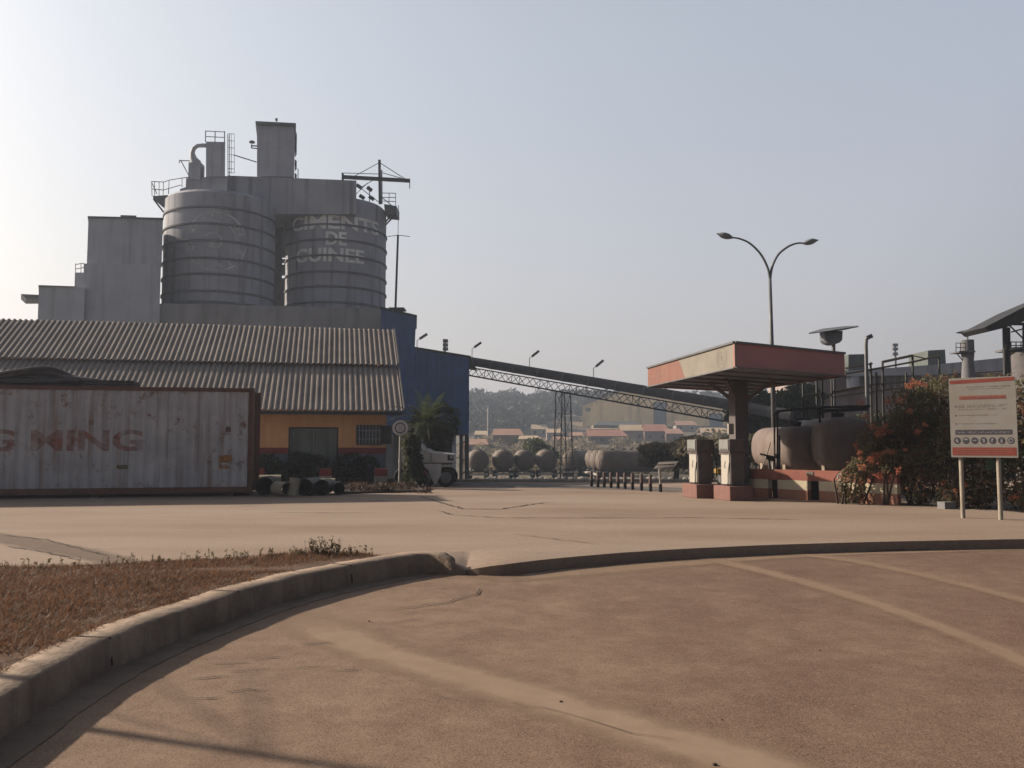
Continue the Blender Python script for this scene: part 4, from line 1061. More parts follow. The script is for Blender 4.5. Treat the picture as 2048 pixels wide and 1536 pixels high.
# ribs of the cladding
x = xl + .2
g.build('cladding', M_blue, bb)
g = MB()
while x < xr0 - .05:
    zt = zr + (z_at(694, Yb0) - zr) * min(1, (xr0 - x) / (xr0 - px2x(832, Yb0)))
    g.box((x, Yb0 - .012, (zo + zt) / 2), (.05, .03, zt - zo - .02)); x += .42
g.build('cladding_ribs', M_blue, bb)
g = MB(); g.extr([P(762, 700, 67), P(762, 614.5, 67), P(832, 631.5, 67), P(829, 700, 67)], sdir(830, 7)); g.build('upper_box', M_blue, bb)
g = MB(); g.extr([P(760, 615.5, 66.8), P(834, 633, 66.8), P(834, 630, 66.8), P(760, 612.5, 66.8)], sdir(832, 7.5)); g.extr([P(831, 697, 65.8), P(941, 715, 65.8), P(941, 711.5, 65.8), P(831, 693.5, 65.8)], V(0, 12, 0)); g.build('roof_edge', M_dark, bb)
for px, wd, mt in ((934, .32, M_dark), (922, .22, M_dark), (909, .26, M_silo), (880, .3, M_dark), (840, .3, M_dark)):
    x = px2x(px, Yb0 + .3); g = MB(); g.box((x, Yb0 + .3, (zo - 1.8) / 2 - .2), (wd, wd, zo + 2.1)); g.build('column', mt, bb)
g = MB()
for y in (890, 925, 950): g.bar(P(922, y, 66.3), P(934, y - 10, 66.3), .08)
for x in (926, 930): g.bar(P(x, 870, 66.5), P(x, 958, 66.5), .07)
g.build('bracing', M_dark, bb)
g = MB(); g.extr([V(xl, Yb1 - 1, -3), V(px2x(905, Yb1 - 1), Yb1 - 1, -3), V(px2x(905, Yb1 - 1), Yb1 - 1, zo), V(xl, Yb1 - 1, zo)], V(0, .2, 0)); g.build('rear_wall', M_dark, bb)

# ================================================================== CONVEYOR
cv0 = P(925, 711, 74); cv1 = P(1612, 824, 58)
cv = thing('conveyor', V(cv0.x, cv0.y, -1), 'long covered grey conveyor sloping down from the blue building', 'conveyor')
D = (cv1 - cv0); CL = D.length; Dn = D.normalized(); Sd = Dn.cross(Z).normalized(); Un = Sd.cross(Dn).normalized()
def K_(s_, x, u): return cv0 + Dn * s_ + Sd * x + Un * u
M_cov = pm('conveyor_cover', (.18, .17, .18), (.12, .115, .12), scale=.8, rough=.95, spec=.05, space='World', streak=((.15, .13, .12), .5, (1.2, 1.2, 1.2)))
prof = [(math.cos(a) * .55, -.40 + math.sin(a) * .40) for a in [math.pi * k / 10 for k in range(11)]] + [(-.55, -.74), (.55, -.74)]
def sec_build(s0, s1, sc=1.0):
    g = MB(); n = len(prof)
    for s_ in (s0, s1): g.v += [K_(s_, x * sc, u * sc) for x, u in prof]
    for i in range(n): g.f.append((i, (i + 1) % n, n + (i + 1) % n, n + i))
    g.f.append(tuple(range(n))); g.f.append(tuple(range(2 * n - 1, n - 1, -1))); return g
g = sec_build(0, CL * .97)
g.build('cover', M_cov, cv)
g = MB(); s_ = 1
while s_ < CL * .97:
    q = sec_build(s_, s_ + .07, 1.03); n = len(g.v); g.v += q.v; g.f += [tuple(i + n for i in f) for f in q.f]; s_ += 2.4
g.build('cover_ribs', M_grey, cv)
g = MB(); s_ = .3
for x in (-.6, .6):
    g.bar(K_(0, x, -1.62), K_(CL * .82, x, -1.62), .08); g.bar(K_(0, x, -.92), K_(CL * .82, x, -.92), .06)
k = 0
while s_ < CL * .82:
    for x in (-.6, .6):
        g.bar(K_(s_, x, -1.62), K_(s_ + .7, x, -.92), .04); g.bar(K_(s_ + .7, x, -.92), K_(s_ + 1.4, x, -1.62), .04)
        if k % 2 == 0: g.bar(K_(s_, x, -1.62), K_(s_, x, -.92), .04)
    g.bar(K_(s_, -.6, -1.62), K_(s_, .6, -1.62), .04); s_ += 1.4; k += 1
g.build('truss', M_dark, cv)
# hanging return idlers and trestles
def s_cv(px):
    k = (px - CX) / F; return (k * cv0.y - cv0.x) / (Dn.x - k * Dn.y)
for px in (1133,):
    s_ = s_cv(px); g = MB(); a = K_(s_, 0, -1.62); gz0 = terrain(a.x, a.y) if a.y > 33 else 0
    ft_ = {}
    for x in (-.5, .5):
        for dd in (-.4, .4):
            ft_[x, dd] = (K_(s_ + dd, x, -1.62), V(a.x + Sd.x * x * 1.1 + dd * 1.3, a.y + Sd.y * x * 1.1, gz0)); g.bar(*ft_[x, dd], .07)
    for q in (0, .25, .5, .75):
        for (k1, k2) in (((-.5, -.4), (-.5, .4)), ((.5, -.4), (.5, .4)), ((-.5, .4), (.5, .4)), ((-.5, -.4), (.5, -.4))):
            A1, B1 = ft_[k1]; A2, B2 = ft_[k2]
            g.bar(A1.lerp(B1, q), A2.lerp(B2, q + .25), .03); g.bar(A1.lerp(B1, q + .25), A2.lerp(B2, q + .25), .035)
    g.build('trestle', M_band, cv)
rn = random.Random(4)
def lamp_on(px, py0, py1, Y, name, lab):
    a = P(px, py0, Y); h = (py0 - py1) / F * Y; t_ = thing(name, a, lab, 'lamp', 'small lamps along the conveyor roof')
    g = MB(); g.tube([a - Z * .1, a + Z * h * .55, a + V(.28, 0, h * .72)], .03, 5); g.build('pole', M_grey, t_)
    g = MB(); g.bar(a + V(.2, 0, h * .66), a + V(.8, 0, h * 1.02), .09, .2); g.build('lamp_head', M_grey, t_)
for px, y0, y1, lab in ((834, 696, 668, 'small lamp on the blue building roof'), (944, 713, 685, 'first lamp on the conveyor roof right of the blue building'),
                        (1059, 734, 702, 'second lamp on the conveyor roof, above the far wood'), (1187, 756, 721, 'third lamp on the conveyor roof, nearest the fuel canopy')):
    s_ = max(0, s_cv(px)); lamp_on(px, y0, y1, K_(s_, 0, 0).y if px > 900 else 66, 'conveyor_lamp', lab)
g = MB(); a = P(890, 706, 90); g.bar(V(a.x, 90, -2), P(890, 678, 90), .18)
for y in (682, 690, 698): g.box(P(891, y, 90), (.55, .3, .35))
tag(g.build('radio_mast', M_grey), 'short radio mast behind the blue building roof', 'mast')
g = MB(); a = P(1790, 735, 150); g.bar(V(a.x, 150, -3), P(1790, 688, 150), .28)
for y in (690, 698, 708): g.box(P(1790, y, 150), (.9, .5, .5))
tag(g.build('radio_mast', M_grey), 'distant radio mast above the gantry rails', 'mast')

# ================================================================== YARD: TANKERS
M_tank = pm('tanker_body', (.24, .185, .15), (.16, .125, .105), scale=1, rough=.7, streak=((.2, .16, .13), .5))
def make_tanker():
    """bulk cement trailer, axis along +Y, rear end at y=0, standing on z=0"""
    t_ = thing('tank_trailer', V(0, 0, 0), 'tanker', 'tank trailer', 'bulk cement tankers parked in the lower yard')
    g = MB(); r = 1.28; prof = [(0.02, -.45), (r * .5, -.38), (r * .8, -.2), (r * .97, .05), (r, .3), (r, 2.4), (r * .9, 3.5), (r, 4.6), (r, 7.0), (r * .8, 7.5), (.02, 7.7)]
    g.lathe((0, .5, 2.25), prof, 32, 'Y'); g.build('tank', M_tank, t_, smooth='all')
    g = MB()
    for x in (-.5, .5): g.box((x, 4.0, 1.02), (.14, 8.0, .22))
    g.box((0, .2, .95), (2.3, .15, .18)); g.build('chassis', M_dark, t_)
    for y in (1.1, 2.35, 3.6):
        for x in (-1.0, 1.0):
            g = MB(); g.lathe((x, y, .5), [(.3, -.22), (.48, -.25), (.5, -.18), (.5, .18), (.48, .25), (.3, .22)], 20, 'X'); g.build('wheel', M_rubber, t_, smooth=True)
    g = MB()
    for y in (2.0, 5.6): g.lathe((0, y, 3.4), [(.3, 0), (.3, .2), (.22, .24)], 14)
    g.build('hatch', M_dark, t_)
    g = MB(); g.tube([(.9, .15, .9), (.95, .1, 2.2), (.4, .05, 3.3)], .035, 5); g.tube([(-.9, .1, .9), (-.9, .1, 1.4)], .1, 6); g.build('rear_pipes', M_grey, t_)
    g = MB(); g.box((0, .05, .62), (2.2, .06, .25)); g.build('bumper', M_pale, t_)
    return t_
tank0 = make_tanker(); first = True
tlist = [(958, 100, 4, 'tanker seen end on, nearest the blue building'), (1008, 101, 3, 'second end-on tanker from the blue building'),
         (1050, 102, 1, 'third end-on tanker from the blue building'), (1094, 102, 0, 'fourth end-on tanker, beside the conveyor trestle'),
         (1140, 112, -20, 'half hidden tanker just right of the conveyor trestle'), (1160, 117, -62, 'farthest of the tankers parked sideways'),
         (1172, 111, -66, 'second farthest of the tankers parked sideways'), (1181, 105.5, -70, 'middle one of the tankers parked sideways'), (1191, 99.5, -76, 'nearest tanker parked sideways behind the short posts')]
for px, Y, rz, lab in tlist:
    o = tank0 if first else copy_tree(tank0); first = False
    x = px2x(px, Y); o.location = (x, Y, terrain(x, Y)); o.rotation_euler = (0, 0, R(rz)); o['label'] = lab
# pale kerb line and rough rubble at yard edge
g = MB(); g.box((px2x(1230, 33.2), 33.4, .05), (13.5, .18, .14)); tag(g.build('yard_kerb', M_wht), kind='structure')
# bollards
M_bt = pm('bollard_top', (.22, .15, .14), (.17, .12, .115), scale=8); M_bb = pm('bollard_black', (.03, .028, .028), (.02, .02, .02), scale=8)
bl_ = [(1183, 973), (1196, 974), (1208.5, 975), (1222, 976), (1236, 977), (1250, 978), (1265, 979.5), (1283, 981), (1301, 983)]
b0 = None
names = ['shortest looking striped post at the left end of the row', 'second striped post from the left end of the row', 'third striped post from the left end of the row', 'fourth striped post from the left end of the row',
         'striped post in the middle of the row', 'fourth striped post from the right end of the row', 'third striped post from the right end of the row', 'second striped post from the right end of the row', 'striped post at the right end, next to the tilted panel']
for i, (px, py) in enumerate(bl_):
    q = G(px, py)
    if b0 is None:
        b0 = thing('bollard', q, names[0], 'bollard', 'row of striped posts at the plaza edge')
        g = MB(); g.lathe(q, [(.055, 0), (.055, .24)], 12); g.build('lower_half', M_bb, b0, smooth=True)
        g = MB(); g.lathe(q + Z * .24, [(.055, 0), (.055, .27), (.03, .3)], 12); g.build('upper_half', M_bt, b0, smooth=True)
        o = b0
    else: o = copy_tree(b0)
    o.location = q; o['label'] = names[i]
# tilted panel on a post (right of the bollards)
q = G(1321, 984); pp = thing('tilted_panel', q, 'pale tilted panel on a striped post beside the bollards', 'panel')
g = MB(); g.tube([q, V(q.x, q.y, .24)], .055, 10); g.build('post_base', M_bb, pp)
g = MB(); g.tube([V(q.x, q.y, .24), P(1319, 938, q.y)], .035, 8); g.build('post', M_pale, pp)
g = MB(); g.extr([P(1307, 937, q.y + .1), P(1345, 938, q.y + .1), P(1357, 922.5, q.y + .5), P(1318, 924, q.y + .5)], V(0, 0, -.025)); g.build('panel', pm('panel_face', (.42, .37, .32), (.34, .30, .26), scale=4, rough=.5), pp)
g = MB(); g.bar(P(1312, 932, q.y + .2) + V(0, -.02, .03), P(1349, 930.5, q.y + .3) + V(0, -.02, .03), .02, .03); g.build('divider', M_dark, pp)
g = MB(); a = P(1330, 969, 33.5); b_ = P(1348, 958, 33.5); g.bar(a, b_, .16, .06); g.bar(P(1284, 958, 33.5), P(1308, 959, 33.5), .04, .04); g.bar(P(1352, 970, 33.4), P(1346, 957, 33.4), .05)
tag(g.build('road_barrier', M_red), 'leaning red and pale barrier board behind the tilted panel', 'barrier')
# rubble and low clutter along the yard edge
g = MB(); rn = random.Random(8)
for i in range(170):
    px = rn.uniform(940, 1380); Y = rn.uniform(80, 96); x = px2x(px, Y); s_ = rn.uniform(.1, .35)
    g.lathe((x, Y, terrain(x, Y)), [(s_, 0), (s_ * .9, s_ * .5), (s_ * .4, s_)], 5)
tag(g.build('rubble', M_wht), 'pale rubble strewn before the parked tankers', 'rubble', kind='stuff')

# ================================================================== HILLSIDE HOUSES
roofs = [pm('roof_rust', (.62, .36, .24), (.48, .29, .21), scale=.4), pm('roof_sand', (.80, .60, .40), (.62, .47, .32), scale=.4), pm('roof_red', (.62, .29, .21), (.5, .25, .18), scale=.4)]
wls = [pm('house_brown', (.30, .19, .15), (.23, .15, .12), scale=.4), pm('house_ochre', (.80, .60, .32), (.62, .46, .27), scale=.4), pm('house_grey', (.44, .37, .34), (.34, .29, .27), scale=.4)]
M_wn = pm('house_window', (.04, .04, .045), (.03, .03, .03), scale=3)
def ground_Y(px, py, y0=150, y1=430):
    Y = y0
    while Y < y1:
        x = px2x(px, Y); q = 888 - (terrain(x, Y) - CAMH) / Y * F
        if q <= py: return Y
        Y += 1
    return y1
houses = [(926, 978, 879, 890, 908, 0, 0, 'small rust roofed house at the left by the blue building'), (983, 1048, 858, 871, 897, 0, 0, 'brown two storey house with rust roof above the end-on tankers'),
          (1036, 1082, 872, 879, 899, 1, 1, 'ochre house with flat sand roof left of the green bushes'), (1061, 1097, 849, 859, 873, 1, 2, 'small house with sand roof above the ochre house'),
          (1092, 1126, 858, 866, 881, 1, 2, 'low house with sand roof left of the trestle'), (1140, 1168, 865, 872, 886, 0, 0, 'tiny rust roofed house right of the trestle'),
          (1182, 1234, 851, 859, 870, 1, 0, 'long sand roofed house below the yellow hall gable'), (1172, 1256, 860, 873, 889, 2, 0, 'wide red roofed house above the sideways tankers'),
          (1238, 1292, 850, 862, 886, 1, 2, 'sand roofed house below the middle of the yellow hall'), (1286, 1340, 849, 863, 887, 2, 0, 'red roofed house below the blue door'),
          (1330, 1368, 858, 868, 888, 0, 0, 'rust roofed house left of the front fuel pump'), (974, 1036, 834, 846, 858, 0, 0, 'large dull roofed house under the far wood'),
          (925, 978, 843, 852, 866, 0, 0, 'upper left house touching the blue building edge'), (1400, 1462, 856, 866, 884, 1, 0, 'sand roofed house seen between the fuel pumps'),
          (1104, 1138, 874, 881, 893, 0, 1, 'small low house just left of the trestle foot'), (1212, 1262, 838, 845, 853, 1, 0, 'long thin roof just under the yellow hall window'),
          (948, 976, 862, 870, 882, 1, 2, 'pale little house between two rust roofs at the left'), (1350, 1396, 842, 851, 864, 0, 2, 'upper house right of the blue door'), (1060, 1092, 836, 843, 853, 0, 0, 'highest small house at the foot of the wood')]
for (x0, x1, yr, ye, yb_, rm, wm, lab) in houses:
    xc = (x0 + x1) / 2; Y = ground_Y(xc, yb_); X0, X1 = px2x(x0, Y), px2x(x1, Y); k = Y / F
    zb = 1.5 + (888 - yb_) * k; ze = 1.5 + (888 - ye) * k; zr_ = 1.5 + (888 - yr) * k
    h = thing('house', V((X0 + X1) / 2, Y, zb), lab, 'house', 'houses on the slope behind the yard')
    ins = (X1 - X0) * .05
    g = MB(); g.box(((X0 + X1) / 2, Y + 3.2, (zb + ze) / 2 - 1), (X1 - X0 - 2 * ins, 6, ze - zb + 2)); g.build('wall', wls[wm], h)
    g = MB(); dp = 3.4; sh_ = (X1 - X0) * .06
    g.extr([V(X0, Y - .3, ze), V(X1, Y - .3, ze), V(X1 - sh_ * 2, Y + dp, zr_), V(X0 + sh_, Y + dp, zr_)], V(0, 0, .12))
    g.extr([V(X0 + sh_, Y + dp, zr_), V(X1 - sh_ * 2, Y + dp, zr_), V(X1, Y + 7, ze), V(X0, Y + 7, ze)], V(0, 0, .12)); g.build('roof', roofs[rm], h)
    nw = max(1, int((X1 - X0) / 3))
    for i in range(nw):
        xx = X0 + (X1 - X0) * (i + .5) / nw; g = MB(); g.box((xx, Y + .17, (zb + ze) / 2 + .2), (.9, .08, 1.0)); g.build('window', M_wn, h)
# yellow hall
Y = 330
yh = thing('yellow_hall', V(px2x(1320, Y), Y, terrain(40, Y)), 'large yellow gabled hall on the hillside behind the conveyor', 'building')
M_yel = pm('yellow_wall', (1.7, 1.2, .50), (1.45, 1.0, .44), scale=.1, streak=((.3, .2, .12), .4, (.2, .2, .05)))
g = MB(); g.extr([P(1165, 862, Y), P(1165, 808, Y), P(1240, 781, Y), P(1330, 786, Y), P(1500, 822, Y), P(1500, 866, Y)], V((1165 - CX) / F * 26, 25, 0)); g.build('wall', M_yel, yh)
g = MB(); g.bar(P(1162, 808.5, Y - .3), P(1240, 780, Y - .3), .9, 1.2); g.bar(P(1240, 780, Y - .3), P(1330, 785, Y - .3), .9, 1.2); g.bar(P(1330, 785, Y - .3), P(1502, 821, Y - .3), .9, 1.2); g.build('roof_edge', pm('hall_roof', (.25, .22, .2), (.2, .18, .16)), yh)
g = MB(); g.box(P(1320, 830, Y - .3), (4.9, .4, 9.8)); g.build('door', pm('hall_blue', (.09, .15, .21), (.07, .12, .17)), yh)
g = MB(); g.box(P(1176, 819, Y - .2), (1.7, .3, 1.3)); g.build('window', M_wn, yh)
g = MB(); g.box(P(1432, 845, Y - .3), (5, .4, 7)); g.build('door', MATS['hall_blue'], yh)
g = MB(); g.extr([P(1188, 850, 300), P(1198, 842, 303), P(1272, 843, 303), P(1284, 851, 300)], V(0, 4, -1.0))
tag(g.build('shed_roof', pm('dull_roof', (.17, .17, .16), (.13, .13, .12))), 'dull grey shed roof below the yellow hall', 'shed')
# tower lamp on slope
a = P(976, 845, 240); t_ = thing('yard_lamp', a, 'pale lamp post on the slope left of the wood', 'lamp')
g = MB(); g.tube([V(a.x, 240, terrain(a.x, 240)), P(976, 812, 240)], .2, 6); g.build('pole', M_pale, t_)
g = MB(); g.bar(P(971, 812, 240), P(982, 809, 240), .5, .3); g.build('lamp_head', M_pale, t_)

# trees on the hill: far wood
rn = random.Random(15); bl = []
for i in range(560):
    Y = rn.uniform(290, 455); px = rn.uniform(900, 1700)
    if Y < 345 and 1090 < px < 1550: continue
    x = px2x(px, Y); hh = rn.uniform(5, 9.5); r = rn.uniform(2.6, 4.8)
    bl.append(((x, Y, terrain(x, Y) + hh * .62), (r, r * .8, hh * .42)))
g = MB(); g.leaves(bl, 60000, .95, surf=.4, rnd=rn)
tag(g.build('woodland', leaf_mat('wood_leaf', (.028, .032, .018), (.010, .013, .008), scale=.12), recalc=False), 'dark hazy wood covering the far hill', 'woodland', kind='stuff')
# scrub between the houses and the tankers
bl = []
for i in range(230):
    Y = rn.uniform(125, 235); px = rn.uniform(930, 1500); x = px2x(px, Y); hh = rn.uniform(1.2, 3.6); bl.append(((x, Y, terrain(x, Y) + hh * .4), (rn.uniform(1.5, 3.2), 2, hh * .55)))
for px, Y, hh in ((1380, 140, 6), (1410, 130, 7), (1340, 145, 5), (1440, 120, 6.5), (1480, 110, 6), (1360, 125, 4)):
    x = px2x(px, Y); bl.append(((x, Y, terrain(x, Y) + hh * .45), (3, 2, hh * .5)))
g = MB(); g.leaves(bl, 32000, .42, surf=.4, rnd=rn)
tag(g.build('undergrowth', leaf_mat('scrub_leaf', (.26, .215, .135), (.13, .11, .08), scale=.2), recalc=False), 'dull scrub on the slope between the tankers and the houses', 'undergrowth', kind='stuff')
def tree(px, py_base, py_top, Y, wr, lab, mat, n=2500, size=.3, seed=1, group=None):
    rn = random.Random(seed); x = px2x(px, Y); zb = terrain(x, Y) if Y > 33 else 0; zt = z_at(py_top, Y); H = zt - zb
    t_ = thing('tree', V(x, Y, zb), lab, 'tree', group); g = MB(); tops = []
    g.tube([V(x, Y, zb), V(x + .1, Y, zb + H * .3), V(x, Y, zb + H * .55)], [.22, .16, .1], 8)
    bl = []
    for k in range(9):
        a = rn.uniform(0, 6.28); rr = rn.uniform(.2, .75) * wr; c = V(x + rr * math.cos(a), Y + rr * math.sin(a), zb + H * rn.uniform(.45, .85))
        g.tube([V(x, Y, zb + H * .4), V(x, Y, zb + H * .4).lerp(c, .6) + V(0, 0, .2), c], [.09, .05, .02], 5); bl.append(((c.x, c.y, c.z), (wr * .5, wr * .5, H * .17)))
    g.build('trunk', pm('bark', (.11, .08, .06)), t_)
    g = MB(); g.leaves(bl, n, size, rnd=rn); g.build('crown', mat, t_, recalc=False)
tree(1078, 905, 876, 118, 3.2, 'green leafy tree behind the fourth end-on tanker', leaf_mat('leaf_mid', (.085, .10, .035), (.04, .05, .022), scale=.4), seed=31)
tree(1562, 900, 768, 62, 3.0, 'round crowned tree seen under the fuel canopy', leaf_mat('leaf_far', (.06, .075, .032), (.03, .038, .02), scale=.4), n=5200, size=.26, seed=32)
tree(1512, 900, 792, 66, 2.6, 'lower tree beside the round crowned one under the canopy', MATS['leaf_far'], n=4200, size=.26, seed=33)
tree(1515, 950, 862, 40, 1.7, 'scrubby tree right behind the canopy column', MATS['leaf_mid'], n=3000, size=.12, seed=34)
tree(1350, 940, 880, 60, 2.6, 'brownish scrubby tree behind the tilted panel', MATS['scrub_leaf'], n=3000, size=.2, seed=35)
tree(1420, 940, 872, 55, 2.3, 'brownish scrubby tree seen between the fuel pumps', MATS['scrub_leaf'], n=3000, size=.2, seed=36)

# ================================================================== FUEL STATION
fz0, fz1 = 3.28, 3.83
cN = V(5.15, 19.5, 0); cLf = V(4.2, 26.1, 0)
cN = P(1470, 734, 19.5); cLf = P(1296, 774.6, 26.1); cRt = P(1690, 751.8, 21.9)
fz0 = cN.z; fz1 = P(1470, 686, 19.5).z
cN.z = cLf.z = cRt.z = 0; cBk = cLf + cRt - cN
cpn = thing('fuel_canopy', V(6.3, 23.8, 0), 'red and white fuel station canopy on a single square column', 'canopy')
M_fr = pm('fascia_red', (.34, .165, .125), (.28, .135, .105), scale=1.2, rough=.6, space='World', streak=((.30, .10, .075), .5, (2, 2, .3)))
M_frd = pm('fascia_maroon', (.66, .31, .29), (.55, .27, .26), scale=1.2, rough=.65, space='World')
M_fwh = pm('fascia_white', (.36, .325, .275), (.29, .26, .225), scale=1.5, rough=.6, space='World')
def fascia(a, b_, name, mat, s0=0, s1=1, s0t=None, s1t=None, outw=0, th_=.05):
    s0t = s0 if s0t is None else s0t; s1t = s1 if s1t is None else s1t
    d = b_ - a; n_ = V(d.y, -d.x, 0).normalized()
    if n_.dot((a + b_) / 2 - (cN + cBk) / 2) < 0: n_ = -n_
    q = [a + d * s0 + Z * fz0, a + d * s1 + Z * fz0, a + d * s1t + Z * fz1, a + d * s0t + Z * fz1]
    g = MB(); g.extr([p_ + n_ * outw for p_ in q], n_ * -th_); return g.build(name, mat, cpn), n_
# left face (towards the sun): white with a slanted red end
fascia(cN, cLf, 'fascia', M_fwh, 0, .50, 0, .58)
fascia(cN, cLf, 'fascia', M_fr, .501, 1, .581, 1)
_, nR = fascia(cN, cRt, 'fascia', M_frd, 0, 1)
fascia(cRt, cBk, 'fascia', M_frd); fascia(cLf, cBk, 'fascia', M_frd)
g = MB()
for a, b_ in ((cN, cLf), (cN, cRt), (cRt, cBk), (cLf, cBk)):
    g.bar(a + Z * (fz1 + .02), b_ + Z * (fz1 + .02), .09, .05)
    g.bar(a + Z * (fz0 - .015), b_ + Z * (fz0 - .015), .08, .03)
g.build('edge_trim', M_grey, cpn)
g = MB(); cc_ = (cN + cBk) / 2
def inn(p_, k): return cc_ + (p_ - cc_) * k
g.extr([inn(p_, .985) + Z * (fz0 + .03) for p_ in (cN, cRt, cBk, cLf)], Z * .04); g.build('soffit', pm('soffit_grey', (.26, .28, .34), (.2, .21, .26), scale=1, space='World'), cpn)
g = MB(); g.extr([inn(p_, .98) + Z * (fz1 - .12) for p_ in (cN, cRt, cBk, cLf)], Z * .04); g.build('roof', M_grey, cpn)
g = MB()
for k in range(1, 6):
    t0 = k / 6; g.bar(cN.lerp(cLf, t0) + (cRt - cN) * .02 + Z * (fz0 + .005), cRt.lerp(cBk, t0) - (cRt - cN) * .02 + Z * (fz0 + .005), .05, .04)
g.build('soffit_ribs', pm('soffit_grey', ()), cpn)
# emblem ring on the left face
d = (cLf - cN); nL = V(d.y, -d.x, 0).normalized()
if nL.dot((cN + cLf) / 2 - cc_) < 0: nL = -nL
dn = d.normalized()
ec = cN + d * .115 + Z * (fz0 + fz1) / 2 + nL * .004
M_emb = pm('emblem_grey', (.30, .26, .235), (.24, .21, .19), scale=5)
g = MB()
for k in range(40):
    t0, t1 = 2 * math.pi * k / 40, 2 * math.pi * (k + 1) / 40
    for r0, r1 in ((.235, .255), (.15, .163)):
        g.quad(*[ec + dn * (r * 1.25 * math.cos(t_)) + Z * r * math.sin(t_) for r, t_ in ((r0, t0), (r1, t0), (r1, t1), (r0, t1))])
for k in range(5):
    a = k * 1.256 + .3; g.tri(ec + dn * .02, ec + dn * .13 * math.cos(a) + Z * .13 * math.sin(a), ec + dn * .05 * math.cos(a + .6) + Z * .05 * math.sin(a + .6))
g.build('emblem', M_emb, cpn, recalc=False)
M_fmk = pm('fascia_mark', (.62, .48, .42), (.5, .38, .33), scale=5, fade=(.9, 7))
g = MB(); mc = cN + d * .84 + Z * ((fz0 + fz1) / 2) + nL * .004
for (ox, oz, r) in ((0, 0, .1), (.55, -.03, .07), (-.35, .02, .05)):
    for k in range(4):
        a = k * math.pi / 2; c_ = mc + dn * ox + Z * oz
        g.tri(c_ + dn * r * 2.2 * math.cos(a) + Z * r * math.sin(a), c_ + dn * r * .5 * math.cos(a + .78) + Z * r * .4 * math.sin(a + .78), c_ + dn * r * .5 * math.cos(a - .78) + Z * r * .4 * math.sin(a - .78))
g.build('star_mark', M_fmk, cpn, recalc=False)
# column and struts
rzC = math.atan2((cRt - cN).y, (cRt - cN).x)
M_colm = pm('column_paint', (.20, .17, .175), (.15, .125, .13), scale=2, rough=.75)
cx_, cy_ = px2x(1477, 24.0), 24.0
g = MB(); g.box((cx_, cy_, fz0 / 2), (.40, .40, fz0), .2); g.build('column', M_colm, cpn, bevel=.01)
g = MB()
for dx, dy in ((.95, -.35), (-.7, .5), (.5, .9), (-.55, -.8)):
    g.bar(V(cx_, cy_, 2.62), V(cx_ + dx, cy_ + dy, fz0), .09)
g.build('struts', M_colm, cpn)

# pumps
M_pw = pm('pump_white', (.66, .62, .56), (.58, .54, .48), scale=3, rough=.5); M_pg = pm('pump_grey', (.36, .37, .36), (.29, .30, .29), scale=3, rough=.5)
M_pd = pm('pump_dark', (.19, .155, .15), (.12, .10, .10), scale=3, rough=.6)
M_plr = pm('plinth_red', (.34, .175, .145), (.27, .145, .125), scale=4, rough=.9, bump=.2)
RZ = R(14)
def pump(px, py, lab, k=1.0):
    q = G(px, py); t_ = thing('fuel_pump', q, lab, 'fuel pump', 'fuel pumps under the canopy')
    Mx = Matrix.Rotation(RZ, 3, 'Z')
    def B(x, y, z): return q + Mx @ V(x, y, z)
    wd, dp = .52 * k, .62
    g = MB(); g.box(B(0, dp / 2, .19), (wd + .16, dp + .3, .38), RZ); g.build('plinth', M_plr, t_, bevel=.015)
    g = MB(); g.box(B(0, dp / 2, .38 + .44), (wd * .78, dp * .9, .86), RZ); g.build('cabinet', M_pd, t_, bevel=.02)
    g = MB(); g.box(B(0, dp / 2, 1.245), (wd * .92, dp, .045), RZ); g.build('ledge', M_pd, t_)
    g = MB(); g.box(B(0, dp / 2, 1.45), (wd * .95, dp * .95, .36), RZ); hd = g.build('head', M_pd, t_, bevel=.02)
    lx = -wd * .39 - .012; g = MB(); g.box(B(lx, dp / 2, .82), (.02, dp * .72, .8), RZ); g.build('side_panel', M_pw, t_, bevel=.006)
    g = MB(); g.box(B(-wd * .475 - .01, dp / 2, 1.47), (.02, dp * .8, .28), RZ); g.build('display_panel', M_pg, hd)
    g = MB(); g.box(B(-wd * .475 - .022, dp / 2, 1.36), (.01, dp * .6, .03), RZ); g.build('display_trim', M_pd, hd)
    g = MB()
    for i, (u, z) in enumerate(((-.02, 1.02), (.0, .97), (.03, .92), (.0, .87))): g.box(B(lx - .014, dp / 2 + u, z), (.006, .05, .035), RZ)
    g.build('panel_mark', M_pd, t_)
    g = MB(); g.tube([B(wd * .4, .1, 1.4), B(wd * .62, .0, 1.1), B(wd * .64, .02, .6), B(wd * .5, .1, .45), B(wd * .42, .2, .8)], .018, 6); g.build('hose', M_rubber, t_)
    g = MB(); g.box(B(wd * .52, .12, 1.42), (.06, .14, .3), RZ); g.build('nozzle_holster', M_pd, t_)
    g = MB(); g.tube([B(lx - .02, .05, 1.0), B(lx - .09, .0, .7), B(lx - .06, .06, .46), B(lx - .01, .2, .42)], .014, 6); g.build('hose', M_rubber, t_)
    return t_
pump(1412, 996, 'left fuel pump with white side panel on a red plinth', 1.05)
pump(1478, 1001, 'right fuel pump in front of the canopy column', 1.0)
# sign box on column between pumps
g = MB(); q = P(1461, 858, 23.55); g.box(q, (.16, .1, .3), RZ); tag(g.build('notice_box', M_wht, bevel=.01), 'pale notice box fixed on the canopy column above the right pump', 'box')
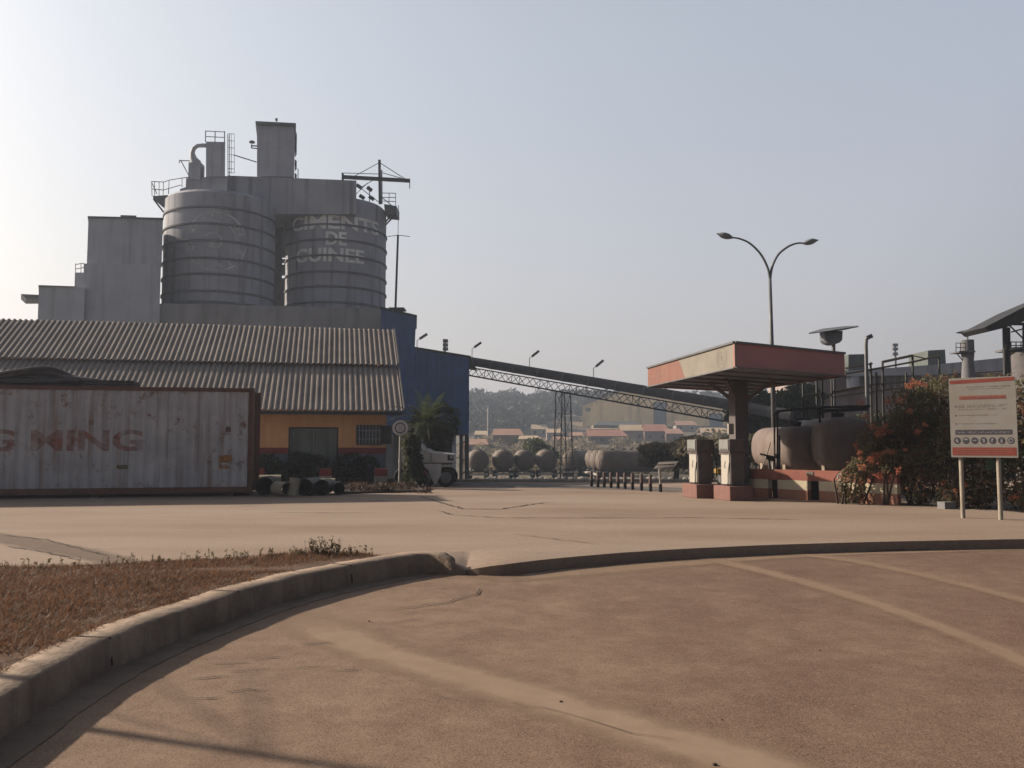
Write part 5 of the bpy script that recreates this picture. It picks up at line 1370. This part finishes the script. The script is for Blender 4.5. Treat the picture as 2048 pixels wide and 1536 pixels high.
# yellow hose cart
q = G(1440, 979); yc = thing('hose_cart', V(q.x, 27.6, 0), 'small yellow machine standing between the two fuel pumps', 'machine'); X = px2x(1440, 27.6)
g = MB(); g.box((X, 27.6, .62), (.36, .5, .16)); g.build('body', pm('machine_yellow', (.42, .27, .05), (.30, .19, .05)), yc, bevel=.03)
g = MB(); g.box((X + .05, 27.6, .36), (.2, .3, .36)); g.tube([V(X - .15, 27.4, .6), V(X - .3, 27.3, .95), V(X + .1, 27.3, .98)], .015, 5); g.build('frame', M_grey, yc)
for dx in (-.13, .17):
    g = MB(); g.lathe((X + dx, 27.45, .14), [(.08, -.03), (.14, -.03), (.14, .03), (.08, .03)], 16, 'X'); g.build('wheel', M_rubber, yc)

# bund wall
wa, wb = G(1500, 994.5), G(1795, 1011); wa.z = wb.z = 0
wd_ = (wb - wa); WLn = wd_.length; wu = wd_.normalized(); wn = V(wu.y, -wu.x, 0)
if wn.y > 0: wn = -wn
bw = thing('bund_wall', wa, 'low red and cream painted wall in front of the fuel tanks', 'wall')
def s_w(px):
    k = (px - CX) / F; return (k * wa.y - wa.x) / (wu.x - k * wu.y)
slots = [(s_w(1533), s_w(1552)), (s_w(1611), s_w(1634))]
def wseg(z0, z1, mat, name, a0=0, a1=None, sl=()):
    g = MB(); s = a0; a1 = WLn if a1 is None else a1
    for u, v_ in sl:
        g.extr([wa + wu * s + Z * z0, wa + wu * u + Z * z0, wa + wu * u + Z * z1, wa + wu * s + Z * z1], wn * -.2); s = v_
    g.extr([wa + wu * s + Z * z0, wa + wu * a1 + Z * z0, wa + wu * a1 + Z * z1, wa + wu * s + Z * z1], wn * -.2); return g.build(name, mat, bw)
M_bwr = pm('bund_red', (.52, .20, .155), (.42, .165, .13), scale=3, rough=.9, streak=((.25, .1, .08), .5)); M_bwc = pm('bund_cream', (.95, .84, .62), (.8, .7, .52), scale=3, rough=.9)
wseg(.52, .80, M_bwr, 'top_course', -.12)
wseg(.27, .52, M_bwc, 'middle_course', -.12, None, slots)
wseg(0, .27, pm('bund_lower', (.60, .26, .18), (.46, .26, .18), scale=2, rough=.95), 'lower_course', .0, None, slots)
g = MB(); g.extr([wa + wn * -.35 + wu * .5, wa + wn * -.35 + wu * 4, wa + wn * -.35 + wu * 4 + Z * .5, wa + wn * -.35 + wu * .5 + Z * .5], wn * -.1); g.build('inner_wall', M_dark, bw)
for sx_, n_ in ((s_w(1677), 2),):
    for z in (.66, .50):
        c = wa + wu * sx_ + Z * z + wn * .01; g = MB()
        for k in range(28):
            t0, t1 = 2 * math.pi * k / 28, 2 * math.pi * (k + 1) / 28
            g.quad(*[c + wu * r * math.cos(t_) + Z * r * math.sin(t_) for r, t_ in ((.055, t0), (.085, t0), (.085, t1), (.055, t1))])
        g.bar(c + V(-.03, 0, .03), c + V(.03, 0, -.03), .012); g.build('round_notice', M_pale, bw, recalc=False)
g = MB(); c = wa + wu * s_w(1617) + Z * .72 + wn * .008; g.box(c, (.2, .012, .1), math.atan2(wu.y, wu.x)); g.build('notice_plate', pm('plate_grey', (.27, .25, .2), (.2, .19, .16)), bw)
pm('block_grey', (.32, .32, .33), (.25, .25, .26))

# fuel tanks
M_tk = pm('tank_brown', (.30, .235, .205), (.22, .175, .16), scale=1.6, rough=.65, streak=((.12, .085, .07), .5))
def ftank(pxc, pyc, Y, r, L, dirv, lab):
    c = P(pxc, pyc, Y); ax = Vector(dirv).normalized(); t_ = thing('fuel_tank', V(c.x, c.y, 0), lab, 'fuel tank', 'brown fuel tanks behind the low wall')
    sx = Z.cross(ax).normalized(); g = MB(); n = 36; prof = [(.02, -.16), (r * .55, -.13), (r * .86, -.06), (r, .06), (r, L - .06), (r * .86, L + .06), (r * .5, L + .13), (.02, L + .16)]
    for rr_, h in prof:
        for k in range(n):
            a = 2 * math.pi * k / n; ca, sa_ = math.cos(a), math.sin(a); e = .8
            ca = math.copysign(abs(ca) ** e, ca); sa_ = math.copysign(abs(sa_) ** e, sa_)
            g.v.append(c + ax * h + (sx * ca + Z * sa_) * rr_)
    for i in range(len(prof) - 1):
        for k in range(n): g.f.append((i * n + k, i * n + (k + 1) % n, (i + 1) * n + (k + 1) % n, (i + 1) * n + k))
    g.build('shell', M_tk, t_, smooth='all')
    g = MB()
    for h in (.5, L - .5): b0_ = c + ax * h; g.box((b0_.x, b0_.y, (c.z - r) / 2 + .12), (r * 1.5, .22, c.z - r + .24), math.atan2(sx.y, sx.x))
    g.build('cradle', M_conc, t_)
    g = MB(); b0_ = c + ax * .8; g.lathe((b0_.x, b0_.y, c.z + r - .03), [(.18, 0), (.18, .12), (.2, .13), (.2, .17)], 16); g.tube([b0_ + Z * (r + .1), b0_ + Z * (r + .22), b0_ + Z * (r + .22) + V(.5, 0, 0)], .03, 6); g.build('manhole', M_dark, t_)
    for z in (.35, .7): pass
ftank(1612, 896, 25.2, .66, 3.0, (-.05, 1, 0), 'smaller fuel tank on the left behind the wall')
ftank(1700, 889, 24.2, .80, 3.0, (-.02, 1, 0), 'bigger fuel tank on the right beside the flowering bush')
# piping by the tanks
pg = thing('tank_piping', V(px2x(1552, 24.6), 24.6, 0), 'tangle of dark fill pipes and valves left of the fuel tanks', 'pipes')
g = MB(); Yp = 24.6
for px, y0, y1 in ((1549, 945, 828), (1555, 945, 820), (1559, 940, 870)): g.tube([P(px, 1000, Yp), P(px, y1, Yp)], .028, 6)
g.tube([P(1549, 828, Yp), P(1560, 822, Yp), P(1640, 815, Yp), P(1740, 812, Yp)], .04, 6); g.tube([P(1640, 830, Yp), P(1642, 822, Yp), P(1735, 818, Yp)], .05, 6)
g.tube([P(1640, 845, 24.9), P(1638, 815, Yp)], .03, 6); g.build('pipes', M_dark, pg)
g = MB(); 
for x, y in ((1536, 915), (1545, 918), (1555, 912)): g.box(P(x, y, Yp), (.12, .12, .12))
g.tube([P(1520, 908, Yp), P(1560, 917, Yp)], .03, 6); g.tube([P(1538, 915, Yp), P(1539, 940, Yp)], .03, 6); g.build('valves', M_dark, pg)
g = MB(); g.tube([P(1522, 942, Yp), P(1532, 915, Yp), P(1541, 885, Yp)], .016, 5); g.tube([P(1546, 925, Yp - .1), P(1547, 942, Yp - .1)], .045, 6); g.build('pale_hose', M_pale, pg)

# ================================================================== LAMPS
lY = 30; lb = V(px2x(1548, lY), lY, 0)
ll = thing('street_lamp', lb, 'tall double armed street lamp rising behind the fuel canopy', 'street lamp')
g = MB(); g.tube([lb, P(1543.5, 690, lY), P(1540, 556, lY)], [.10, .075, .055], 12); g.build('pole', M_grey, ll, smooth='all')
def bez(pts): return smooth_path([P(x, y, lY) for x, y in pts], 6)
for pts, hd in (([(1540, 560), (1535, 535), (1521, 508), (1500, 487), (1481, 478), (1466, 475)], ((1467, 476), (1433, 467))), ([(1540, 560), (1544, 535), (1556, 510), (1575, 494), (1592, 487), (1606, 486)], ((1604, 487), (1637, 480)))):
    g = MB(); g.tube(bez(pts), [.05 - .0007 * i for i in range(len(bez(pts)))], 8); ar = g.build('arm', M_grey, ll, smooth='all')
    a, b_ = P(*hd[0], lY), P(*hd[1], lY); g = MB(); dd = b_ - a; n = 20; rad = [.03, .09, .15, .17, .17, .14, .07, .02]
    ax = dd.normalized(); sy_ = V(0, 1, 0); sz = ax.cross(sy_).normalized()
    for i, r in enumerate(rad):
        for k in range(n):
            t_ = 2 * math.pi * k / n; g.v.append(a + dd * (i / (len(rad) - 1)) + sy_ * r * 1.1 * math.cos(t_) + sz * r * .62 * math.sin(t_))
    for i in range(len(rad) - 1):
        for k in range(n): g.f.append((i * n + k, i * n + (k + 1) % n, (i + 1) * n + (k + 1) % n, (i + 1) * n + k))
    g.build('lamp_head', pm('lamp_metal', (.30, .34, .38), (.25, .28, .32), scale=4, rough=.4), ar, smooth='all')
# solar lamp
sY2 = 29.0; sb_ = V(px2x(1667, sY2), sY2, 0); so_ = thing('solar_lamp', sb_, 'solar lamp with a tilted panel above a rounded grey box', 'solar lamp')
g = MB(); g.tube([sb_, P(1667, 688, sY2)], .065, 10); g.build('pole', M_grey, so_, smooth=True)
g = MB(); g.extr([P(x, y, sY2 - .25) for x, y in ((1649, 662), (1650, 680), (1655, 685), (1664, 688), (1672, 688), (1680, 685), (1685, 680), (1686, 661))], V(0, .5, 0)); g.build('battery_box', pm('lamp_box', (.26, .29, .33), (.21, .23, .27), rough=.4), so_, bevel=.02)
g = MB(); g.extr([P(1618, 668, sY2 - .5), P(1650, 664, sY2 - .5), P(1688, 660, sY2 - .5), P(1717, 654, sY2 - .5), P(1717, 653, sY2 + .2), P(1688, 654, sY2 + .5), P(1645, 659, sY2 + .5), P(1618, 666.5, sY2 + .2)], V(0, 0, .03)); g.build('solar_panel', M_grey, so_)
# curved pole
cY = 27; q = V(px2x(1733, cY), cY, 0); pl_ = thing('yard_lamp', q, 'slim pole with a short bent lamp head right of the solar lamp', 'lamp')
g = MB(); g.tube([q, P(1732, 690, cY), P(1732.5, 680, cY), P(1735, 675, cY)], .06, 8); g.build('pole', M_grey, pl_)
g = MB(); g.bar(P(1733.5, 676, cY), P(1744, 671.5, cY), .09, .13); g.build('lamp_head', M_grey, pl_)

# pipe gantry with handrails
gY = 27.5; gt = thing('steel_gantry', V(px2x(1760, gY), gY, 0), 'rusty steel gantry with sloping handrails above the tanks', 'gantry')
g = MB()
for px, yt in ((1605, 700), (1633, 752), (1644, 752), (1663, 752), (1741, 725), (1752, 745), (1765, 722), (1812, 745), (1825, 711), (1878, 715)):
    g.tube([V(px2x(px, gY), gY, 0), P(px, yt, gY)], .04, 6)
g.build('posts', M_dark, gt)
g = MB()
for a, b_, r in (((1765, 724), (1825, 711), .05), ((1690, 737), (1745, 727), .03), ((1690, 748), (1765, 735), .035), ((1765, 735), (1825, 724), .035), ((1825, 724), (1876, 712), .035), ((1825, 711), (1850, 717), .02),
                 ((1662, 784), (1745, 769), .035), ((1745, 769), (1812, 764), .03), ((1640, 792), (1720, 776), .025), ((1606, 792), (1640, 786), .03), ((1662, 795), (1800, 776), .025)):
    g.tube([P(*a, gY), P(*b_, gY)], r, 6)
g.build('handrails', pm('rail_tan', (.26, .22, .17), (.20, .17, .13)), gt)

# ================================================================== RIGHT-HAND PLANT
rb = thing('process_building', V(px2x(1750, 62), 62, -1.1), 'long grey pink industrial building behind the gantry', 'building')
M_pink = pm('pinkish_wall', (.60, .49, .46), (.47, .38, .37), scale=.4, space='World', streak=((.15, .12, .115), .5, (.8, .8, .08)))
def quadp(name, pts, Y, depth, mat, parent):
    g = MB(); g.extr([P(x, y, Y) for x, y in pts], V(0, depth, 0)); return g.build(name, mat, parent)
quadp('wall', [(1618, 960), (1618, 757), (1780, 752), (2060, 735), (2060, 960)], 62, 10, M_pink, rb)
quadp('pale_pillar', [(1617, 958), (1617, 760), (1622, 760), (1622, 958)], 61.7, .28, M_pale, rb)
quadp('roof_band', [(1690, 752), (1690, 742), (1860, 730), (2000, 716), (2060, 712), (2060, 738), (1860, 750)], 60, 1.8, M_clad, rb)
quadp('wall_lower_band', [(1700, 772), (1700, 758), (1870, 752), (1870, 766)], 61.5, .4, M_silo, rb)
quadp('roof_box', [(1697, 745), (1697, 709), (1731, 708), (1732, 742)], 61, 3, pm('box_green', (.16, .19, .18), (.13, .15, .145), space='World'), rb)
quadp('roof_box', [(1856, 731), (1856, 701), (1890, 699), (1892, 728)], 61, 3, MATS['box_green'], rb)
g = MB(); g.lathe(V(px2x(1708, 60.5), 60.5, z_at(776, 60.5)), [(.45, 0), (.45, 1.0)], 20); g.build('vent', M_clad, rb, smooth=True)
g = MB()
for x in range(1705, 1870, 14): g.bar(P(x, 752, 61.3), P(x, 776, 61.3), .1)
g.build('balustrade', M_clad, rb)
# vent tower with cap
vt = thing('vent_tower', V(px2x(1938, 45), 45, 0), 'vent stack with railed platform and a conical cap left of the tall shed', 'vent stack')
g = MB(); g.lathe(V(px2x(1940, 45), 45, 0), [(.35, -1), (.35, z_at(752, 45)), (.28, z_at(722, 45)), (.33, z_at(705, 45)), (.33, z_at(681, 45)), (.3, z_at(680, 45))], 20); g.build('stack', M_band, vt, smooth=True)
g = MB(); c = V(px2x(1941, 45), 45, 0); g.lathe(c, [(.04, z_at(681, 45)), (.04, z_at(668, 45)), (.2, z_at(667, 45)), (.55, z_at(664.5, 45)), (.25, z_at(661, 45)), (.05, z_at(659.5, 45))], 20); g.build('cap', M_grey, vt, smooth=True)
g = MB(); g.box(P(1925, 705, 45), (.85, 1.0, .08)); g.build('platform', M_grey, vt)
g = MB()
for x in (1912, 1921, 1931): g.tube([P(x, 705, 44.6), P(x, 686, 44.6)], .022, 4)
for y in (686, 695): g.tube([P(1912, y, 44.6), P(1932, y + .5, 44.6)], .02, 4)
g.tube([P(1913, 706, 45), P(1931, 728, 45)], .03, 4); g.build('railing', M_dark, vt)
# tall shed with lean-to roof
ts = thing('loading_shed', V(px2x(2030, 38), 38, 0), 'tall open loading shed with a sloping sheet roof at the right edge', 'shed')
g = MB(); g.extr([P(1969, 655, 37), P(1979, 663, 37), P(2012, 655, 37), P(2110, 622, 37), P(2110, 588, 37), P(2048, 614, 37)], V(0, 2.0, 0)); g.build('roof', M_dark, ts)
g = MB()
for x in (2009, 2016, 2075): g.bar(V(px2x(x, 38), 38, 0), P(x, 655, 38), .13)
g.bar(P(2016, 648, 38), P(2100, 648, 38), .12); g.bar(P(2016, 648, 38), P(2060, 690, 38), .05); g.bar(P(2048, 645, 38), P(2048, 700, 38), .1); g.bar(P(2023, 664, 38), P(2045, 658, 38), .09, .06); g.build('frame', M_dark, ts)
g = MB(); g.box(P(2060, 700, 38.3), (2.3, 1.6, .1)); g.build('platform', M_grey, ts)
g = MB()
for x in (2012, 2022, 2032, 2042, 2052): g.tube([P(x, 699, 37.6), P(x, 684, 37.6)], .025, 4)
for y in (684, 691): g.tube([P(2010, y, 37.6), P(2075, y, 37.6)], .022, 4)
g.build('railing', M_dark, ts)
g = MB(); g.lathe(V(px2x(2064, 38), 38, 0), [(.95, 0), (.95, z_at(712, 38)), (.7, z_at(703, 38))], 28); g.build('hopper', pm('hopper_pale', (.24, .225, .235), (.19, .18, .185)), ts, smooth=True)

# ================================================================== FLOWERING BUSH, SIGNBOARD
bs = thing('flowering_bush', V(11.2, 20.2, 0), 'huge flowering bush with orange blossoms behind the signboard', 'bush')
B = [((9.75, 21.9, 1.15), (.6, .5, .6)), ((10.0, 21.6, 1.5), (.75, .8, .9)), ((10.5, 21.8, 2.2), (.85, .8, .85)), ((11.2, 22.0, 2.5), (.95, .9, .85)), ((10.8, 20.7, .9), (1.2, .9, .95)),
     ((11.4, 20.4, 1.7), (1.1, 1.0, 1.0)), ((11.6, 19.4, .9), (1.0, .8, .9)), ((12.2, 20.6, 2.2), (1.2, 1.0, 1.0)), ((12.6, 19.2, 1.3), (1.2, 1.0, 1.3)), ((13.5, 20.0, 1.9), (1.2, 1.0, 1.1)), ((13.4, 18.8, 1.0), (1.0, .9, 1.1)),
     ((8.5, 21.25, .5), (.36, .28, .5)), ((8.75, 21.3, .95), (.32, .25, .3)), ((9.45, 20.9, 1.05), (.45, .3, .38)), ((9.2, 21.5, 1.5), (.5, .4, .6)), ((10.0, 20.9, .5), (.45, .4, .5)), ((11.5, 18.6, .45), (.6, .4, .45)), ((10.7, 19.9, .4), (.7, .4, .45)), ((12.2, 18.2, .5), (.7, .5, .6)), ((12.9, 17.9, .8), (.8, .5, .9))]
rn = random.Random(77)
g = MB(); g.leaves(B, 42000, .05, surf=.35, rnd=rn); g.build('foliage', leaf_mat('bush_leaf', (.19, .175, .08), (.10, .07, .05), scale=1.1), bs, recalc=False)
g = MB(); g.leaves(B, 5200, .05, surf=.8, rnd=rn); g.build('dry_leaves', leaf_mat('bush_dry', (.26, .10, .055), (.17, .075, .045), scale=1.4), bs, recalc=False)
fl = []
def on_bush(px, py, Y, r): q = P(px, py, Y); fl.append(((q.x, q.y, q.z), (r, r * .6, r * .8)))
for px, py, r in ((1733, 833, .13), (1745, 853, .12), (1762, 862, .16), (1757, 870, .12), (1828, 765, .13), (1818, 772, .12), (1843, 768, .1), (1750, 912, .15), (1742, 918, .12), (1765, 906, .1), (1818, 823, .1), (1822, 820, .07),
                  (1835, 864, .12), (1797, 938, .09), (1757, 952, .1), (1725, 935, .12), (1720, 905, .08), (1811, 900, .08), (1796, 945, .08), (1785, 905, .09), (1800, 800, .12), (1775, 802, .1), (1720, 806, .12), (1712, 890, .07), (1850, 850, .08), (2040, 812, .16), (2044, 826, .1)):
    on_bush(px, py, 20.6 if px < 1790 else 20.0, r)
for _ in range(46):
    c, r = rn.choice(B); a = rn.uniform(2.4, 5.6); fl.append(((c[0] + r[0] * .9 * math.cos(a), c[1] + r[1] * .95 * math.sin(a), c[2] + rn.uniform(-.3, .8) * r[2]), (.09, .07, .07)))
g = MB(); g.leaves(fl, 2900, .024, surf=.15, rnd=rn); g.build('blossoms', leaf_mat('orange_blossom', (.62, .22, .115), (.46, .14, .08), scale=5), bs, recalc=False)
g = MB()
for c, r in B:
    for k in range(4):
        b0_ = V(c[0] + rn.uniform(-.3, .3), c[1] + rn.uniform(0, .4), 0); e = V(c[0] + rn.uniform(-1, 1) * r[0], c[1] + rn.uniform(-.5, .5), c[2] + rn.uniform(0, 1.15) * r[2]); g.tube([b0_, b0_.lerp(e, .5) + V(rn.uniform(-.2, .2), 0, .2), e], [.03, .02, .006], 5)
g.build('stems', MATS['bark'], bs)
# second dark bush beyond the wall
shrub('bush', [((12.0, 27.5, 1.1), (1.3, 1.0, 1.0)), ((10.8, 28.0, 1.2), (1.2, .9, 1.0)), ((13.5, 27.5, 1.5), (1.6, 1.0, 1.1)), ((12.2, 28.5, 1.7), (1.1, .9, .9))], 12000, .07, M_lfd, 'dark bush behind the fuel tanks', cat='bush', seed=41)

sgY0, sgY1 = 17.25, 16.75
pL, pR = G(1926.5, 1036), G(2001, 1040)
bt0, bt1 = P(1897, 757, 17.35), P(2030, 752, 16.65)
bb0, bb1 = P(1896.5, 914, 17.35), P(2029, 916, 16.65)
sg = thing('notice_board', (pL + pR) / 2, 'large white safety notice board on two posts before the flowering bush', 'sign')
bu = (V(bt1.x, bt1.y, 0) - V(bt0.x, bt0.y, 0)); BW = bu.length; bu.normalize(); bn = V(bu.y, -bu.x, 0)
if bn.y > 0: bn = -bn
o0 = V(bt0.x, bt0.y, 0); zT = (bt0.z + bt1.z) / 2 ; zB = (bb0.z + bb1.z) / 2
def S_(u, v_, out=0): return o0 + bu * (u * BW) + Z * (zT + (zB - zT) * v_) + bn * out
g = MB(); g.extr([S_(0, 1), S_(1, 1), S_(1, 0), S_(0, 0)], bn * -.03); bd = g.build('board', pm('board_white', (.45, .43, .42), (.38, .35, .30), scale=1.2, rough=.6), sg)
def rect(name, u0, v0, u1, v1, mat, out=.003, rough_=0):
    g = MB(); g.quad(S_(u0, v1, out), S_(u1, v1, out), S_(u1, v0, out), S_(u0, v0, out)); return g.build(name, mat, bd, recalc=False)
M_sr = pm('sign_red', (.40, .09, .065), (.34, .08, .06), scale=3); M_sd = pm('sign_ink', (.10, .095, .13), (.08, .075, .1), scale=3); M_sl = pm('sign_text', (.26, .24, .25), (.22, .2, .21), scale=20, fade=(1.0, 22)); M_sp = pm('sign_pink', (.46, .22, .18), (.40, .2, .17), scale=8)
g = MB(); g.quad(S_(.02, .075, .003), S_(.985, .055, .003), S_(.985, .01, .003), S_(.01, .03, .003)); g.build('red_header', M_sr, bd, recalc=False)
rect('red_footer', .02, .875, .975, .975, M_sr)
def textline(name, u0, u1, v_, h, mat, seed, out=.003):
    rn = random.Random(seed); g = MB(); u = u0
    while u < u1:
        wl = rn.uniform(.012, .055)
        x = u
        while x < min(u + wl, u1):
            cw = .0085; hh = h * rn.choice((.7, .7, 1)); g.quad(S_(x, v_, out), S_(x + cw * .72, v_, out), S_(x + cw * .72, v_ - hh, out), S_(x, v_ - hh, out)); x += cw
        u += wl + .014
    g.build(name, mat, bd, recalc=False)
textline('text_line', .27, .93, .125, .018, M_sl, 1); textline('text_line', .30, .86, .15, .015, M_sl, 2)
rect('headline_band', .15, .225, .85, .275, M_sp); textline('headline', .17, .84, .268, .032, M_sr, 3, .006)
for k, (v_, u1) in enumerate(((.355, .88), (.375, .8), (.405, .85), (.48, .72), (.585, .70))): textline('text_line', .14, u1, v_, .016, M_sl, 10 + k)
for v_ in (.365, .48, .585):
    g = MB(); g.tri(S_(.085, v_ - .018, .003), S_(.085, v_ + .006, .003), S_(.115, v_ - .006, .003)); g.build('bullet', M_sd, bd, recalc=False)
rect('dark_band', .075, .655, .925, .715, M_sd); textline('white_caption', .1, .9, .70, .03, pm('caption_white', (.5, .48, .48), (.4, .38, .38), scale=8, fade=(1, 25)), 20, .006)
M_ic = pm('icon_pale', (.42, .41, .43), (.36, .35, .37), scale=10)
BH = zT - zB
for k in range(7):
    u = .10 + k * .1333; g = MB(); c = S_(u, .79, .003); r = .052 * BW * .98
    for i in range(28):
        t0, t1 = 2 * math.pi * i / 28, 2 * math.pi * (i + 1) / 28
        g.tri(c, c + bu * r * math.cos(t0) + Z * r * 1.12 * math.sin(t0), c + bu * r * math.cos(t1) + Z * r * 1.12 * math.sin(t1))
    ic = g.build('icon', M_sd, bd, recalc=False); c = c + bn * .003; g = MB()
    def el(cx2, cz2, a_, b2, m0=0, m1=2 * math.pi):
        for i in range(16):
            t0, t1 = m0 + (m1 - m0) * i / 16, m0 + (m1 - m0) * (i + 1) / 16
            g.tri(c + bu * cx2 * r + Z * cz2 * r, c + bu * r * (cx2 + a_ * math.cos(t0)) + Z * r * (cz2 + b2 * math.sin(t0)), c + bu * r * (cx2 + a_ * math.cos(t1)) + Z * r * (cz2 + b2 * math.sin(t1)))
    if k == 0: el(-.1, .1, .4, .5); el(.25, -.5, .3, .2)
    elif k == 1: el(0, .15, .7, .6, 0, math.pi)
    elif k == 2: el(-.3, .05, .27, .25); el(.3, .05, .27, .25)
    elif k == 3: el(.15, -.1, .3, .7); el(-.3, .35, .22, .22)
    elif k == 4: el(0, 0, .35, .75, .5, 4.6)
    elif k == 5: el(0, -.15, .3, .75); el(0, .5, .2, .2)
    else: el(0, 0, .72, .8)
    g.build('pictogram', M_ic, ic, recalc=False)
    if k == 6:
        g = MB(); c = c + bn * .002; el(0, 0, .4, .45); g.build('pictogram_core', M_sd, ic, recalc=False)
for k, v_ in enumerate((.905, .93, .955)): textline('footer_text', .08, .92 if k < 2 else .8, v_, .012, M_sp, 30 + k, .006)
M_post = pm('post_white', (.50, .45, .38), (.40, .35, .29), scale=3, streak=((.25, .2, .16), .6, (6, 6, 1.5)))
for b0_, xx in ((pL, 1926), (pR, 2000)):
    g = MB(); tp_ = V(b0_.x, b0_.y, zT - .1) + bn * -.02
    k = (b0_ - o0).dot(bu) / BW; onb = S_(k, 1, -.075); g.tube([V(onb.x, onb.y, 0), V(onb.x, onb.y, zT - .05)], .042, 12); g.build('post', M_post, sg, smooth=True)
g = MB(); q = P(1995, 930, 17.0); g.box((q.x + .03, 17.15, q.z), (.34, .02, .20)); g.build('green_plate', pm('plate_green', (.10, .17, .12), (.07, .12, .09), scale=12), sg)
g = MB(); q = G(1898, 1018); g.box((q.x, q.y + .1, .08), (.3, .25, .16), .2); tag(g.build('kerb_stone', pm('block_grey', ())), 'loose grey concrete lump at the foot of the bush near the sign', 'block')

# utility pole just outside the frame; its shadow and its cables' shadows fall on the road
up_ = thing('utility_pole', V(-5.6, 6.15, .05), 'slim utility pole at the left of the verge, throwing its shadow on the road', 'utility pole')
g = MB(); g.tube([V(-5.6, 6.15, 0), V(-5.6, 6.15, 7.5)], [.05, .035], 8); g.build('pole', M_grey, up_)
g = MB(); g.bar(V(-6.3, 6.0, 2.9), V(-4.9, 6.3, 2.9), .03); g.bar(V(-6.2, 6.0, 3.3), V(-5.0, 6.3, 3.3), .03); g.build('crossarm', M_grey, up_)
for k_, (za, zb_) in enumerate(((1.75, 2.1), (1.95, 2.1), (2.5, 2.1), (2.8, 2.1))):
    g = MB(); g.tube([V(-5.6, 6.15, zb_), V(-7.6, 6.9 + .5 * k_, za)], .011, 5); g.build('guy_wire', M_dark, up_)
# ================================================================== HAZE
g = MB(); g.box((50, 645, 18), (1480, 1530, 46))
hz = g.build('haze', None); m = bpy.data.materials.new('haze'); m.use_nodes = True; t = m.node_tree; t.nodes.clear()
pv = N(t, 'ShaderNodeVolumePrincipled'); pv.inputs['Density'].default_value = HAZE_DENSITY; pv.inputs['Color'].default_value = HAZE_COLOR
pv.inputs['Anisotropy'].default_value = .3
ot = N(t, 'ShaderNodeOutputMaterial'); t.links.new(pv.outputs[0], ot.inputs['Volume']); hz.data.materials.append(m)
tag(hz, 'pale dusty haze filling the air over the plant', 'haze', kind='stuff')
